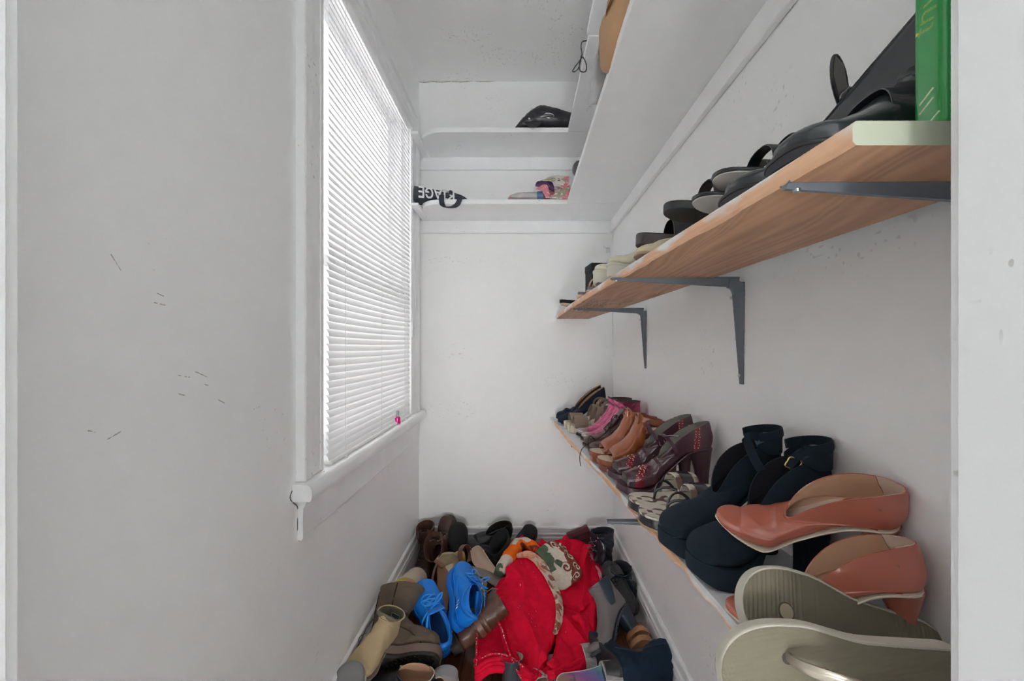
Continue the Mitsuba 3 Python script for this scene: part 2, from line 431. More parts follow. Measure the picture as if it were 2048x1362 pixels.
def sock(rows, cap=8, ns=44, nf=40, et=2.2, eb=3.6, sag=0.0, sag_n=0.35, th=0.0022, start=0, fold=None, wrinkle=0.0, seed=1, bend=0.0, cap_p=1.0):
    """The upper of a shoe. rows: (top x, top z, bottom x, bottom z, half width) from the toe's tip back along the vamp and on to the opening.
    Returns outer shell, lining and insole as meshes."""
    r = np.asarray(rows, float)
    if r.shape[1] == 5: r = np.c_[r, np.zeros(len(r))]
    body = r[1:]
    d = np.r_[0, np.cumsum(np.linalg.norm(np.diff(body[:, :2], axis=0), axis=1) + np.linalg.norm(np.diff(body[:, 2:4], axis=0), axis=1) + 1e-5)]
    g = PchipInterpolator(d / d[-1], body)(np.linspace(0, 1, ns))
    th_ = (np.arange(cap) + 0.35) / cap * np.pi / 2
    tip = (r[0, :2] + r[0, 2:4]) / 2
    capr = []
    c1 = (body[0, :2] + body[0, 2:4]) / 2
    for q in th_:
        s = np.sin(q) ** cap_p
        base = r[0] + (body[0] - r[0]) * (1 - np.cos(q))
        c = tip + (c1 - tip) * (1 - np.cos(q))
        row = base.copy()
        row[:2] = c + (body[0, :2] - c1) * s
        row[2:4] = c + (body[0, 2:4] - c1) * s
        row[4] = body[0, 4] * s
        capr.append(row)
    u_ = np.r_[np.zeros(len(capr)), np.linspace(0, 1, ns)]
    k0, k1 = d[-5] / d[-1], d[-2] / d[-1]
    soft = np.clip((u_ - k0) / (k1 - k0), 0, 1)
    g = np.vstack([np.array(capr), g])
    n = len(g)
    a = (np.arange(nf) + 0.5) * 2 * np.pi / nf
    cs, sn = np.cos(a), np.sin(a)
    V = np.zeros((n, nf, 3))
    for i, (tx, tz, bx, bz, w, yc) in enumerate(g):
        e = np.where(sn > 0, 2 / et, 2 / (eb + (2.05 - eb) * soft[i]))
        yy = w * np.sign(cs) * np.abs(cs) ** e
        hh = np.sign(sn) * np.abs(sn) ** e
        cx, cz, hx, hz = (tx + bx) / 2, (tz + bz) / 2, (tx - bx) / 2, (tz - bz) / 2
        V[i] = np.stack([cx + hx * hh, yy + yc, cz + hz * hh], 1)
        k = np.clip((i - n * (1 - sag_n)) / (n * sag_n), 0, 1)
        if sag and k > 0:
            L_ = np.hypot(hx, hz) + 1e-9
            V[i] += np.array([hz / L_, 0, -hx / L_]) * (sag * k * k * (1 - hh ** 2))[:, None] * (-1)
    if bend:
        x = V[..., 0]; V[..., 1] += bend * (np.clip(x / x.max(), 0, 1) ** 2 - 0.3)
    V = V[start:]
    n = len(V)
    f = tri(grid_faces(n, nf, True))
    v = V.reshape(-1, 3)
    nn = vnormals(v, f)
    ctr = V.mean(1, keepdims=True).repeat(nf, 1).reshape(-1, 3)
    if ((v - ctr) * nn).sum() < 0: f, nn = f[:, ::-1], -nn
    if wrinkle:
        v = v + nn * ((meshkit.fbm(v * np.array([45, 30, 45]), 3, seed) - 0.5) * wrinkle)[:, None]
    inn = v - nn * th
    N = len(v)
    j = np.arange(nf)
    rims = []
    o = (n - 1) * nf
    rim = np.stack([o + j, o + (j + 1) % nf, N + o + (j + 1) % nf, N + o + j], 1)
    rims.append(tri(rim))
    if start > 0:
        rims.append(tri(np.stack([j, N + j, N + (j + 1) % nf, (j + 1) % nf], 1)))
    else:
        v = v.copy()
    outer_f = f
    shell = np.vstack([v, inn])
    # rim needs the same turn as the outer faces
    R = np.vstack(rims)
    c = np.cross(shell[R[:, 1]] - shell[R[:, 0]], shell[R[:, 2]] - shell[R[:, 0]])
    caps = np.zeros((0, 3), int)
    if start == 0:
        shell = np.vstack([shell, v[:nf].mean(0)])
        caps = np.stack([j * 0 + 2 * N, j, (j + 1) % nf], 1)
    outer = (shell, np.vstack([outer_f, R, caps]))
    low = (np.sin(a) < -0.62)
    fi = f[:, ::-1]
    isl = low[fi % nf].all(1)
    lining, insole = (inn.copy(), fi[~isl]), (inn.copy() + np.array([0, 0, 0.0012]), fi[isl])
    return outer, lining, insole, g


def from_toe(toe, fwd, up, L):
    f = np.asarray(fwd, float); f = f / np.linalg.norm(f)
    return frame(np.asarray(toe, float) - f * L, f, up)


def by_two(toe, top, L, h, psi):
    """A shoe whose toe is at one point and whose heel's top lies towards another, leaning psi degrees towards the room."""
    toe, top = np.asarray(toe, float), np.asarray(top, float)
    d = top - toe; d /= np.linalg.norm(d)
    q = math.hypot(L, h)
    e = np.array([0, 0, 1.0]) - d[2] * d; e /= np.linalg.norm(e)
    e = math.cos(math.radians(psi)) * e + math.sin(math.radians(psi)) * np.cross(d, e)
    f, u = -L / q * d + h / q * e, h / q * d + L / q * e
    return from_toe(toe, f, u, L)


def clean(m):
    v, f = m
    u, inv = np.unique(f.ravel(), return_inverse=True)
    return v[u], inv.reshape(f.shape)

# ---------------------------------------------------------------- the closet
U = 0.00278                                   # metres per pixel at the back wall
D, XL, XR, ZC = 2.363, -203 * U, 185 * U, EYE + 533 * U
YF0, YF1 = 0.16, 0.30                          # front wall with the doorway
JL, JR = -0.36, 0.306
WY0, WY1, WZ0, WZ1 = 0.505 * D, 0.905 * D, EYE - 122 * U, EYE + 408 * U     # window opening
struct('wall_back', box(XL - .12, XR + .12, D, D + .12, -.1, ZC + .1), 'm_wall')
put('wall_back', 'crack', tube(np.array([at(a, b, D - .0005) for a, b in ((838, 164), (852, 165), (866, 163.5), (880, 164.5), (900, 163), (922, 164), (945, 162.5), (965, 163.2), (990, 162.4))]), .0012, 60, 6), 'm_matte', (.12, .11, .10))
put('wall_back', 'crack', tube(np.array([at(a, b, D - .0005) for a, b in ((1226, 470), (1226.6, 540), (1225.6, 600), (1226.4, 700), (1225.8, 800))]), .0009, 60, 6), 'm_matte', (.28, .27, .26))
struct('wall_right', box(XR, XR + .12, -.0 + YF1, D + .0, -.1, ZC + .1), 'm_wall')
struct('wall_left', cat(box(XL - .14, XL, YF1, WY0, -.1, ZC + .1), box(XL - .14, XL, WY1, D, -.1, ZC + .1), box(XL - .14, XL, WY0, WY1, -.1, WZ0 - .03), box(XL - .14, XL, WY0, WY1, WZ1, ZC + .1)), 'm_wall')
struct('ceiling', box(-2.3, 2.3, -3.4, D + .12, ZC, ZC + .1), 'm_wall')
fl = struct('floor', box(-2.3, 2.3, YF0, D + .12, -.12, -.020), 'm_floor')
struct('floor_bedroom', box(-2.3, 2.3, -3.4, YF0, -.12, 0), 'm_bounce_floor')  # pale floor out of view, added to bounce light up into the closet
x = XL + .006
while x < XR - .01:
    x1 = min(x + .0562, XR - .002)
    y = YF0
    for y1 in ((1.05, 1.86, D - .002) if int(x * 1000) % 2 else (1.42, D - .002)):
        put(fl, 'plank', box(x, x1, y, y1 - .0008, -.019, 0, .0012), 'm_floor', smooth=False)
        y = y1
    x = x1 + .0010
# the doorway the picture is taken through, and the unseen bedroom behind, toned to suit the closet's light
struct('wall_front', cat(box(-2.3, JL - .02, YF0, YF1, -.1, ZC), box(JR + .02, 2.3, YF0, YF1, -.1, ZC), box(JL - .02, JR + .02, YF0, YF1, 2.42, ZC)), 'm_wall')  # head of the doorway is out of view, raised to let light in
struct('wall_bedroom_grey', box(-2.4, -2.3, -3.4, YF1, -.1, ZC), 'm_added_grey')  # added out of view, grey to cut the light reaching the door jamb
struct('wall_bedroom', cat(box(2.3, 2.4, -3.4, YF1, -.1, ZC), box(-2.4, 2.4, -3.5, -3.4, -.1, ZC)), 'm_wall')
dj = struct('door_1', cat(box(JR, JR + .022, YF0 - .01, YF1 + .0, 0, 2.42, .003), box(JL - .022, JL, YF0 - .01, YF1 + .0, 0, 2.42, .003), box(JL - .022, JR + .022, YF0 - .01, YF1, 2.42, 2.44, .003)), 'm_trim')
put(dj, 'casing', cat(box(JR + .012, JR + .11, YF1, YF1 + .018, 0, 2.50, .004), box(JR + .09, JR + .118, YF1, YF1 + .026, 0, 2.51, .005)), 'm_trim', smooth=False)
put(dj, 'casing', cat(box(JL - .11, JL - .012, YF1, YF1 + .018, 0, 2.50, .004), box(JL - .118, JL - .09, YF1, YF1 + .026, 0, 2.51, .005)), 'm_trim', smooth=False)

# baseboards: board, moulded cap
base_prof = [(0, 0), (0.015, 0), (0.015, .124), (0.0165, .128), (0.0135, .135), (0.0135, .142), (0.017, .147), (0.017, .152), (0.012, .158), (0.0105, .176), (0.0125, .180), (0.011, .187), (0.004, .191), (0, .191)]
struct('baseboard_back', prism([(D - a, z) for a, z in base_prof], 'x', XL, XR), 'm_trim')
struct('baseboard_right', prism([(XR - a, z) for a, z in base_prof], 'y', YF1, D - .012), 'm_trim')
struct('baseboard_left', prism([(XL + a, z) for a, z in base_prof], 'y', YF1, D - .012), 'm_trim')

# ---------------------------------------------------------------- window: casing, stool, apron, sashes, panes
w = struct('window_1', cat(box(XL - .135, XL, WY0 - .022, WY0, WZ0 - .02, WZ1 + .02), box(XL - .135, XL, WY1, WY1 + .022, WZ0 - .02, WZ1 + .02), box(XL - .135, XL, WY0 - .022, WY1 + .022, WZ1, WZ1 + .022),
                           box(XL - .135, XL - .02, WY0 - .02, WY1 + .02, WZ0 - .028, WZ0 - .004)), 'm_trim')


def casing_prof(y0, y1, out):            # cross-section (x, y): flat board, bead and raised back band on the outer side
    s = 1 if out > 0 else -1
    a, b = (y0, y1) if s > 0 else (y1, y0)        # a: inner edge, b: outer edge
    q = lambda t: a + (b - a) * t
    return [(XL, q(0)), (XL + .014, q(0)), (XL + .017, q(.05)), (XL + .017, q(.17)), (XL + .0145, q(.19)), (XL + .0145, q(.30)), (XL + .017, q(.33)), (XL + .0165, q(.62)), (XL + .0195, q(.66)), (XL + .0245, q(.72)), (XL + .0245, q(.97)), (XL + .022, q(1)), (XL, q(1))]


YN, YFAR = .452 * D, .966 * D
put(w, 'casing', prism(casing_prof(WY0 - .006, YN, 1), 'z', EYE - 121 * U, EYE + 448 * U), 'm_trim', smooth=False)
put(w, 'casing', prism(casing_prof(WY1 + .002, YFAR, 1), 'z', EYE - 121 * U, EYE + 448 * U), 'm_trim', smooth=False)
hp = [(a, b) for a, b in casing_prof(WZ1 - .004, EYE + 448 * U, 1)]
put(w, 'casing', tf(prism(hp, 'y', YN, YFAR), np.eye(4)), 'm_trim', smooth=False)
XN = -185 * U
st = [(XL - .06, EYE - 137 * U), (XN - .006, EYE - 137 * U), (XN - .001, EYE - 134.5 * U), (XN, EYE - 131 * U), (XN - .002, EYE - 126 * U), (XN - .008, EYE - 122.6 * U), (XN - .016, EYE - 121.5 * U), (XL - .06, EYE - 121.5 * U)]
st = [(max(a, XL + .0003), b) for a, b in st]
st = cat(prism(st, 'y', .444 * D, .9795 * D), box(XL - .06, XL + .0003, WY0 + .001, WY1 - .001, EYE - 137 * U, EYE - 121.5 * U))
put(w, 'stool', st, 'm_trim', smooth=40)
put(w, 'apron', cat(prism([(XL, EYE - 175 * U), (XL + .011, EYE - 175.5 * U), (XL + .014, EYE - 173 * U), (XL + .014, EYE - 146 * U), (XL + .019, EYE - 144 * U), (XL + .024, EYE - 140 * U), (XL + .026, EYE - 137.2 * U), (XL, EYE - 137.2 * U)], 'y', .455 * D, .966 * D)), 'm_trim', smooth=30)
ZM = EYE + 100 * U
for zz0, zz1, xs in ((WZ0 - .003, ZM + .02, XL - .068), (ZM - .02, WZ1, XL - .104)):
    s = put(w, 'sash', cat(box(xs - .017, xs + .017, WY0, WY0 + .045, zz0, zz1, .003), box(xs - .017, xs + .017, WY1 - .045, WY1, zz0, zz1, .003),
                           box(xs - .017, xs + .017, WY0 + .04, WY1 - .04, zz0, zz0 + (.075 if zz0 < ZM - .1 else .038), .003), box(xs - .017, xs + .017, WY0 + .04, WY1 - .04, zz1 - .038, zz1, .003)), 'm_trim', smooth=False)
    put(s, 'pane', (np.array([[xs, WY0 + .04, zz0 + .03], [xs, WY1 - .04, zz0 + .03], [xs, WY1 - .04, zz1 - .03], [xs, WY0 + .04, zz1 - .03]]), np.array([[0, 1, 2], [0, 2, 3]])), 'm_pane', smooth=False)
put(w, 'sash_stop', cat(box(XL - .045, XL - .03, WY0, WY0 + .014, WZ0, WZ1, .002), box(XL - .045, XL - .03, WY1 - .014, WY1, WZ0, WZ1, .002)), 'm_trim', smooth=False)
# dark line under the apron, and the paint crack where stool and apron meet the plaster
crack = [atx(a, b, XL + .0006) for a, b in ((649, 943), (640, 949), (628, 957), (616, 966), (608, 967), (600, 967), (594, 970), (588, 975), (583, 985), (580, 995), (584, 1003), (591, 1009), (595, 1014), (596, 1030), (595, 1050), (597, 1068), (601, 1078))]
crack = [c if i > 4 else np.array([XL + .004 + .006 * (4 - i), c[1] * (XL + .004 + .006 * (4 - i)) / XL, EYE - (EYE - c[2]) * (XL + .004 + .006 * (4 - i)) / XL]) for i, c in enumerate(crack)]
put(w, 'crack', tube(np.array([[XL + .0012, y_, EYE - 176.2 * U + .0006 * math.sin(y_ * 60)] for y_ in np.linspace(.457 * D, .965 * D, 40)]), .0011, 120, 6), 'm_matte', (.20, .17, .14))
put(w, 'crack', tube(crack, .0011, 80, 6), 'm_matte', (.06, .055, .05))
# ---------------------------------------------------------------- the blind
bl = thing('window_blind', 'white mini blind with fine horizontal slats hanging in the window', 'blind')
BX = -199.5 * U
BY0, BY1 = .516 * D, .893 * D
WHITE = (.82, .82, .82)
put(bl, 'head_rail', cat(box(BX - .012, BX + .016, BY0 - .004, BY1 + .008, EYE + 392 * U, EYE + 404 * U, .002)), 'm_satin', WHITE, smooth=False)
ztop, zbot, nsl = EYE + 388 * U, EYE - 114 * U, 66
tt = np.linspace(-1, 1, 22)
for k in range(nsl):
    h = k / (nsl - 1)
    z = ztop + (zbot - ztop) * h
    tilt = math.radians(64.5 + 6 * math.sin(k * 2.1) * (k % 7 == 3) + 0)
    c = np.linspace(-1, 1, 7)
    prof = np.stack([c * .0125, (1 - c ** 2) * .0024], 1)                      # across the slat: crowned
    px, pz = prof[:, 0] * math.cos(tilt) + prof[:, 1] * math.sin(tilt), -prof[:, 0] * math.sin(tilt) + prof[:, 1] * math.cos(tilt)
    sag = -.0065 * math.sin(math.pi * min(1, h * 1.05)) ** 1.2 * (1 - tt ** 2) + .004 * h * (1 - h) * 4 * tt
    G = np.stack([np.stack([BX + px, np.full(7, BY0 + (BY1 - BY0) * (t + 1) / 2), z + pz + s], 1) for t, s in zip(tt, sag)])
    put(bl, 'slat', (G.reshape(-1, 3), tri(grid_faces(22, 7))), 'm_slat', smooth=True)
put(bl, 'bottom_rail', cat(box(BX - .013, BX + .013, BY0, BY1, EYE - 121.3 * U, EYE - 116.8 * U, .0035)), 'm_satin', WHITE, smooth=False)
for y in (.555 * D, .70 * D, .838 * D):
    for dx in (.0150, -.0150):
        put(bl, 'ladder_cord', tube([[BX + dx, y, ztop + .01], [BX + dx, y + .001, (ztop + zbot) / 2 - .004], [BX + dx, y, zbot - .004]], .0007, 20, 5), 'm_matte', (.75, .75, .74))
    put(bl, 'clip', tube([[BX + .018, y - .006, EYE - 119 * U], [BX + .019, y, EYE - 121 * U], [BX + .018, y + .006, EYE - 118 * U]], .002, 12, 6), 'm_satin', WHITE)
put(bl, 'pull_cord', tube([[BX + .02, BY1 - .012, EYE + 392 * U], [BX + .022, BY1 - .008, EYE + 200 * U], [BX + .026, BY1 + .016, EYE + 110 * U], [BX + .026, BY1 + .02, EYE + 70 * U], [BX + .024, BY1 - .004, EYE + 66 * U]], .0011, 50, 6), 'm_matte', (.8, .8, .8))
put(bl, 'tassel', tube([[BX + .022, BY1 - .014, EYE + 60 * U], [BX + .022, BY1 - .014, EYE + 45 * U], [BX + .022, BY1 - .014, EYE + 32 * U]], [.0016] * 3 + [.003] * 3 + [.0045] * 3, 9, 10), 'm_satin', WHITE)
put(bl, 'tassel', tube([[BX + .018, BY1 - .004, EYE + 47 * U], [BX + .018, BY1 - .004, EYE + 20 * U]], [.0016] * 3 + [.003] * 3 + [.0045] * 3, 9, 10), 'm_satin', WHITE)

# ---------------------------------------------------------------- white built-in shelves, their cleats
ZS1, ZS2, TH = EYE + 253 * U, EYE + 379 * U, 8 * U
YS, XS = .878 * D, 82 * U


def back_shelf(z):
    r, pts = .115, []
    for a in np.linspace(math.pi, 1.5 * math.pi, 9):
        pts.append((-181 * U + r + r * math.cos(a), YS + r + r * math.sin(a)))
    pts += [(XR - .001, YS), (XR - .001, D - .001), (-181 * U, D - .001)]
    return prism(pts, 'z', z, z + TH)


struct_shelf = []
for i, (z, nm) in enumerate(((ZS1, 'lower'), (ZS2, 'upper'))):
    k = thing('wall_shelf', f'white painted shelf with a rounded end across the back wall, the {nm} of two', 'shelf', 'white built-in shelves')
    put(k, 'board', back_shelf(z), 'm_trim', smooth=35)
    put(k, 'cleat', box(XL + .001, XR - .018, D - .019, D - .001, z - 25 * U, z, .002), 'm_trim', smooth=False)
    put(k, 'end_cleat', box(XL + .026, -180 * U, YS + .006, D - .002, z - .005, z + .008, .001), 'm_trim', smooth=False)
    k = thing('wall_shelf', f'long white painted shelf running along the right wall, the {nm} of two', 'shelf', 'white built-in shelves')
    if i == 0:
        put(k, 'board', box(XS, XR - .001, YF1 + .03, YS - .0012, z + .0006, z + TH, .0012), 'm_trim', smooth=False)
    else:
        put(k, 'board', cat(box(XS + .004, XR - .001, .608 * D, YS - .0012, z + .0006, z + TH, .0012), box(XS - .004, XR - .001, YF1 + .03, .608 * D - .001, z + .003, z + TH + .002, .0012)), 'm_trim', smooth=False)
    put(k, 'cleat', box(XR - .017, XR - .001, YF1 + .03, D - .002, z - 22 * U, z, .002), 'm_trim', smooth=False)


# ---------------------------------------------------------------- bare wooden shelf boards on grey metal brackets
def board(name, label, z0, z1, front, back, end_col, seed):
    k = thing(name, label, 'shelf')
    n = 90
    y0, y1 = front[0][0], front[-1][0]
    s = np.linspace(0, 1, n)
    yf = y0 + (y1 - y0) * s
    rng = np.random.default_rng(seed)
    fx = np.interp(yf, *zip(*front))
    bx = np.interp(yf, *zip(*back))
    nick = (meshkit.fbm(np.stack([yf * 26, yf * 0, yf * 0 + seed], 1), 3, seed) - .5)
    chip = np.clip(meshkit.noise(np.stack([yf * 17, yf * 0 + 4, yf * 0], 1), seed) - .72, 0, 1) * .022
    R = np.stack([np.stack([fx + .003 + nick * .0012, yf, z1 + 0 * yf], 1), np.stack([fx + nick * .0009, yf, z1 - .004 + 0 * yf], 1), np.stack([fx + nick * .0009 + chip, yf, z0 + .003 + chip * .25], 1), np.stack([fx + .003 + chip * 1.4, yf, z0 + 0 * yf], 1),
                  np.stack([bx, yf, z0 + 0 * yf], 1), np.stack([bx, yf, z1 + 0 * yf], 1)], 1)
    v, N = R.reshape(-1, 3), 6
    f = grid_faces(n, N, True).reshape(n - 1, N, 4)
    wood = tri(f[:, 3])
    put(k, 'underside', clean((v, wood)), 'm_wood', smooth=False)
    put(k, 'top', clean((v, tri(np.vstack([f[:, 5], f[:, 4]])))), 'm_satin', (.66, .68, .70), smooth=False)
    fr = tri(np.vstack([f[:, 0], f[:, 1], f[:, 2]]))
    vv, ff = clean((v, fr))
    key = put(k, 'front_edge', (vv, ff), 'm_worn', smooth=False)
    uv = np.stack([vv[:, 1] * 0 + np.clip((yf.max() - vv[:, 1]) < .12, 0, 1) * 1.0, (vv[:, 2] - z0) / (z1 - z0)], 1)
    scene[key] = mikit.ply((vv, ff), 'm_worn', False, uv=uv)
    e = np.array([[0, 5, 4], [0, 4, 3], [0, 3, 2], [0, 2, 1]])
    put(k, 'end_grain', clean((v, e)), 'm_satin', end_col, smooth=False)
    put(k, 'far_end', clean((v, e[:, ::-1] + (n - 1) * N)), 'm_satin', (.5, .46, .4), smooth=False)
    return k


ZU0, ZU1, ZL0, ZL1 = EYE + 58 * U, EYE + 65 * U, EYE - 144.5 * U, EYE - 138 * U
fu = [(.143 * D, 95 * U), (.417 * D, 83 * U), (.737 * D, 72.5 * U), (.998 * D, 70 * U)]
bu = [(.143 * D, 168 * U), (.417 * D, 159 * U), (.737 * D, 147.5 * U), (.998 * D, 136 * U)]
board('shelf_board', 'bare reddish wood shelf board with worn paint on its edge, shoulder high on three brackets', ZU0, ZU1, fu, bu, (.35, .375, .29), 3)
flo = [(.143 * D, 109 * U), (.249 * D, 107 * U), (.3675 * D, 101 * U), (.55 * D, 90 * U), (.752 * D, 73 * U), (.998 * D, 60 * U)]
blo = [(a, min(b + 77 * U, 184 * U)) for a, b in flo]
board('shelf_board', 'low wooden shelf board with white top and chipped edge, crowded with heels and sandals', ZL0, ZL1, flo, blo, (.5, .45, .38), 8)
GREY = (.115, .13, .15)


def bracket(y, z, label, arm, group):
    k = thing('shelf_bracket', label, 'bracket', group)
    xa = arm
    w = .0125

    def limb(path, wid, hgt):     # a pressed channel: flange plus a rib that deepens towards the corner
        p = spline(path, 26)
        t = np.gradient(p, axis=0); t /= np.linalg.norm(t, axis=1, keepdims=True)
        s = np.linspace(0, 1, 26)
        nrm = np.cross(t, [0, 1, 0])
        R = []
        for pp, nn, a in zip(p, nrm, s):
            ww, hh = wid * (.62 + .38 * a), hgt[0] + (hgt[1] - hgt[0]) * a
            R.append([pp + [0, -ww, 0], pp + [0, -ww, 0] + nn * .0022, pp + [0, -ww * .45, 0] + nn * hh * .6, pp + [0, -ww * .28, 0] + nn * hh, pp + [0, ww * .28, 0] + nn * hh, pp + [0, ww * .45, 0] + nn * hh * .6, pp + [0, ww, 0] + nn * .0022, pp + [0, ww, 0]])
        return loft(np.array(R))
    L = XR - xa
    ka = put(k, 'arm', limb([[xa, y, z], [xa + L * .5, y, z], [XR - .012, y, z]], w, (-.0045, -.021)), 'm_metal' if 0 else 'm_satin', GREY)
    ku = put(k, 'upright', limb([[XR - .0005, y, z - .245], [XR - .0005, y, z - .12], [XR - .0005, y, z - .010]], w, (.0055, .024)), 'm_satin', GREY)
    c = []
    for a in np.linspace(0, math.pi / 2, 10):
        x, zz = XR - .034 + .034 * math.sin(a), z - .034 + .034 * math.cos(a)
        x2, z2 = XR - .034 + .0115 * math.sin(a), z - .034 + .0115 * math.cos(a)
        c.append([[x, y - w, zz], [x2, y - w * .4, z2], [x2, y + w * .4, z2], [x, y + w, zz]])
    put(k, 'corner', loft(np.array(c)), 'm_satin', GREY)
    for dz in (-.045, -.225):
        put(ku, 'screw', lathe([[0, -.001], [.0042, -.001], [.0036, .0018], [0, .0024]], 12), 'm_metal', (.55, .55, .55), M=frame([XR - .026 if dz > -.1 else XR - .008, y, z + dz], [0, 0, 1], [-1, 0, 0]))
    put(ka, 'screw', lathe([[0, -.001], [.004, -.001], [.0034, .0018], [0, .0022]], 12), 'm_metal', (.4, .41, .42), M=frame([xa + .012, y, z - .0052], [1, 0, 0], [0, 0, -1]))


for z, tip, g, which in ((ZU0, (94, 75.5, 78), 'brackets of the upper board', 'upper'), (ZL0, (104, 72.5, 74.5), 'brackets of the low board', 'low')):
    for yy, tx, nm in ((.178, tip[0], 'nearest the door'), (.417, tip[1], 'in the middle'), (.737, tip[2], 'nearest the back wall')):
        bracket(yy * D, z, f'grey pressed metal bracket under the {which} wooden board, the one {nm}', tx * U, g)

# ---------------------------------------------------------------- unseen bedroom lamp behind the camera, placed to light the closet
ball3 = trimesh.creation.icosphere(subdivisions=3, radius=.17)


def lamp(label, name, p, power, stem, r=1.0):
    k = thing(name, label, 'lamp')
    g = put(k, 'globe', (np.array(ball3.vertices) * r + p, ball3.faces), 'm_satin', (.8, .8, .8), smooth=False)
    scene[g]['emitter'] = {'type': 'area', 'radiance': {'type': 'rgb', 'value': [power * .985, power * 1.0, power * 1.01]}}
    put(k, 'stem', tube([[p[0], p[1], stem], [p[0], p[1], p[2] + math.copysign(.15 * r, stem - p[2])]], .012, 4, 10), 'm_metal', (.5, .5, .5))
    return k


for lb, p, pw, r in (('unseen white globe floor lamp behind the camera, placed to light the closet through the doorway', [.10, -2.3, .75], UNSEEN_LAMP, 1.0),):
    lk = lamp(lb, 'floor_lamp', p, pw, .02, r)
    put(lk, 'base', lathe([[0, 0], [.14, 0], [.14, .015], [.02, .03], [0, .03]], 32), 'm_metal', (.5, .5, .5), M=euler([p[0], p[1], .001]))

# ---------------------------------------------------------------- shoe builders: lists of (part, mesh, material, colour[, label])
def moved(parts, M):
    return [(p[0], tf(p[1], M), *p[2:]) for p in parts]


def mirrored(parts):
    out = []
    for p in parts:
        v, f, _ = meshkit.arrays(p[1], False)
        out.append((p[0], (v * [1, -1, 1], f[:, ::-1]), *p[2:]))
    return out


def place(parts, M, name, label, cat, group=None):
    k = thing(name, label, cat, group)
    for p in parts:
        put(k, p[0], p[1], p[2], p[3], smooth=p[5] if len(p) > 5 else 40, M=M, label=p[4] if len(p) > 4 else None)
    return k


def bed(L, W, zt, inset=.003, nx=60, ny=16, x0=0.0, x1=None, lift=.0012, dish=0.0):
    s = (1 - np.cos(np.linspace(0.05, np.pi - .05, nx))) / 2
    x = x0 + ((L if x1 is None else x1) - x0) * s
    v = np.linspace(-1, 1, ny)
    w = np.maximum(W(x) - inset, .0005)
    P = np.stack([np.repeat(x[:, None], ny, 1), w[:, None] * v, zt(x)[:, None] + lift + dish * (v ** 2)], -1)
    return P.reshape(-1, 3), tri(grid_faces(nx, ny))[:, ::-1]


def over(x, y0, y1, z, h, w, t=.0025, lean=0.0, n=34, shift=0.0):
    """A strap over the foot from (x, y0) to (x + shift, y1), h high."""
    a = np.linspace(0, np.pi, 9)
    pts = [[x + shift * (1 - math.cos(q)) / 2 + lean * math.sin(q), (y0 + y1) / 2 + (y0 - y1) / 2 * math.copysign(abs(math.cos(q)) ** .75, math.cos(q)), z + h * math.sin(q) ** .8] for q in a]
    nrm = [[0.0, (y0 - y1) * math.cos(q), 1e-3 + math.sin(q) * abs(y0 - y1)] for q in a]
    return ribbon(pts, nrm, w, t, n)


def buckle(c, u, v, w, h, r=.0012, pin=True):
    c, u, v = (np.asarray(q, float) for q in (c, u, v))
    p = [c - u * w / 2 - v * h / 2, c + u * w / 2 - v * h / 2, c + u * w / 2 + v * h / 2, c - u * w / 2 + v * h / 2]
    q = []
    for i in range(4): q += [p[i] + (p[(i + 1) % 4] - p[i]) * t for t in (.12, .5, .88)]
    m = [tube(q, r, 48, 8, True)]
    if pin: m.append(tube([c - u * w / 2, c, c + u * w * .55], r * .8, 6, 6))
    return cat(*m)


def pump_rows(L, W, zb, throat=.66, vamp=.046, toe_h=.024, counter=.056, tipr=.030, tip_h=.006):
    z = lambda x: float(zb(x * L))
    w = lambda x: float(W(x * L))
    t1 = 1 - tipr / L
    zt = z(throat) + vamp
    zh = z(0) + counter
    rows = [(L, z(1) + tip_h, L, z(1) + tip_h, 0), (t1 * L, z(t1) + toe_h, t1 * L, z(t1), w(t1)), (.5 * (t1 + throat + .1) * L, z(.5 * (t1 + throat + .1)) + (toe_h + vamp) / 2 * 1.03, .5 * (t1 + throat + .1) * L, z(.5 * (t1 + throat)), w(.5 * (t1 + throat + .1)))]
    rows += [((throat + .035) * L, z(throat + .035) + vamp * .97, (throat + .02) * L, z(throat + .02), w(throat + .02)), (throat * L, zt, (throat - .06) * L, z(throat - .06), w(throat - .05)),
             (throat * L - .004, zt + .001, .42 * L, z(.42), w(.5) * .98), (throat * L - .006, zt + .001, .26 * L, z(.26), w(.44)), (throat * L - .008, zt + .002, .10 * L, z(.10), w(.36) * 1.02),
             (throat * L - .009, zt + .002, .015 * L, z(0) + .002, w(.33)), (throat * L - .010, zt + .002, -.004, z(0) + counter * .4, w(.33)), (throat * L - .010, zt + .002, -.001, z(0) + counter * .75, w(.33)), (throat * L - .011, zt + .003, .004, zh, w(.33) * .97)]
    return rows


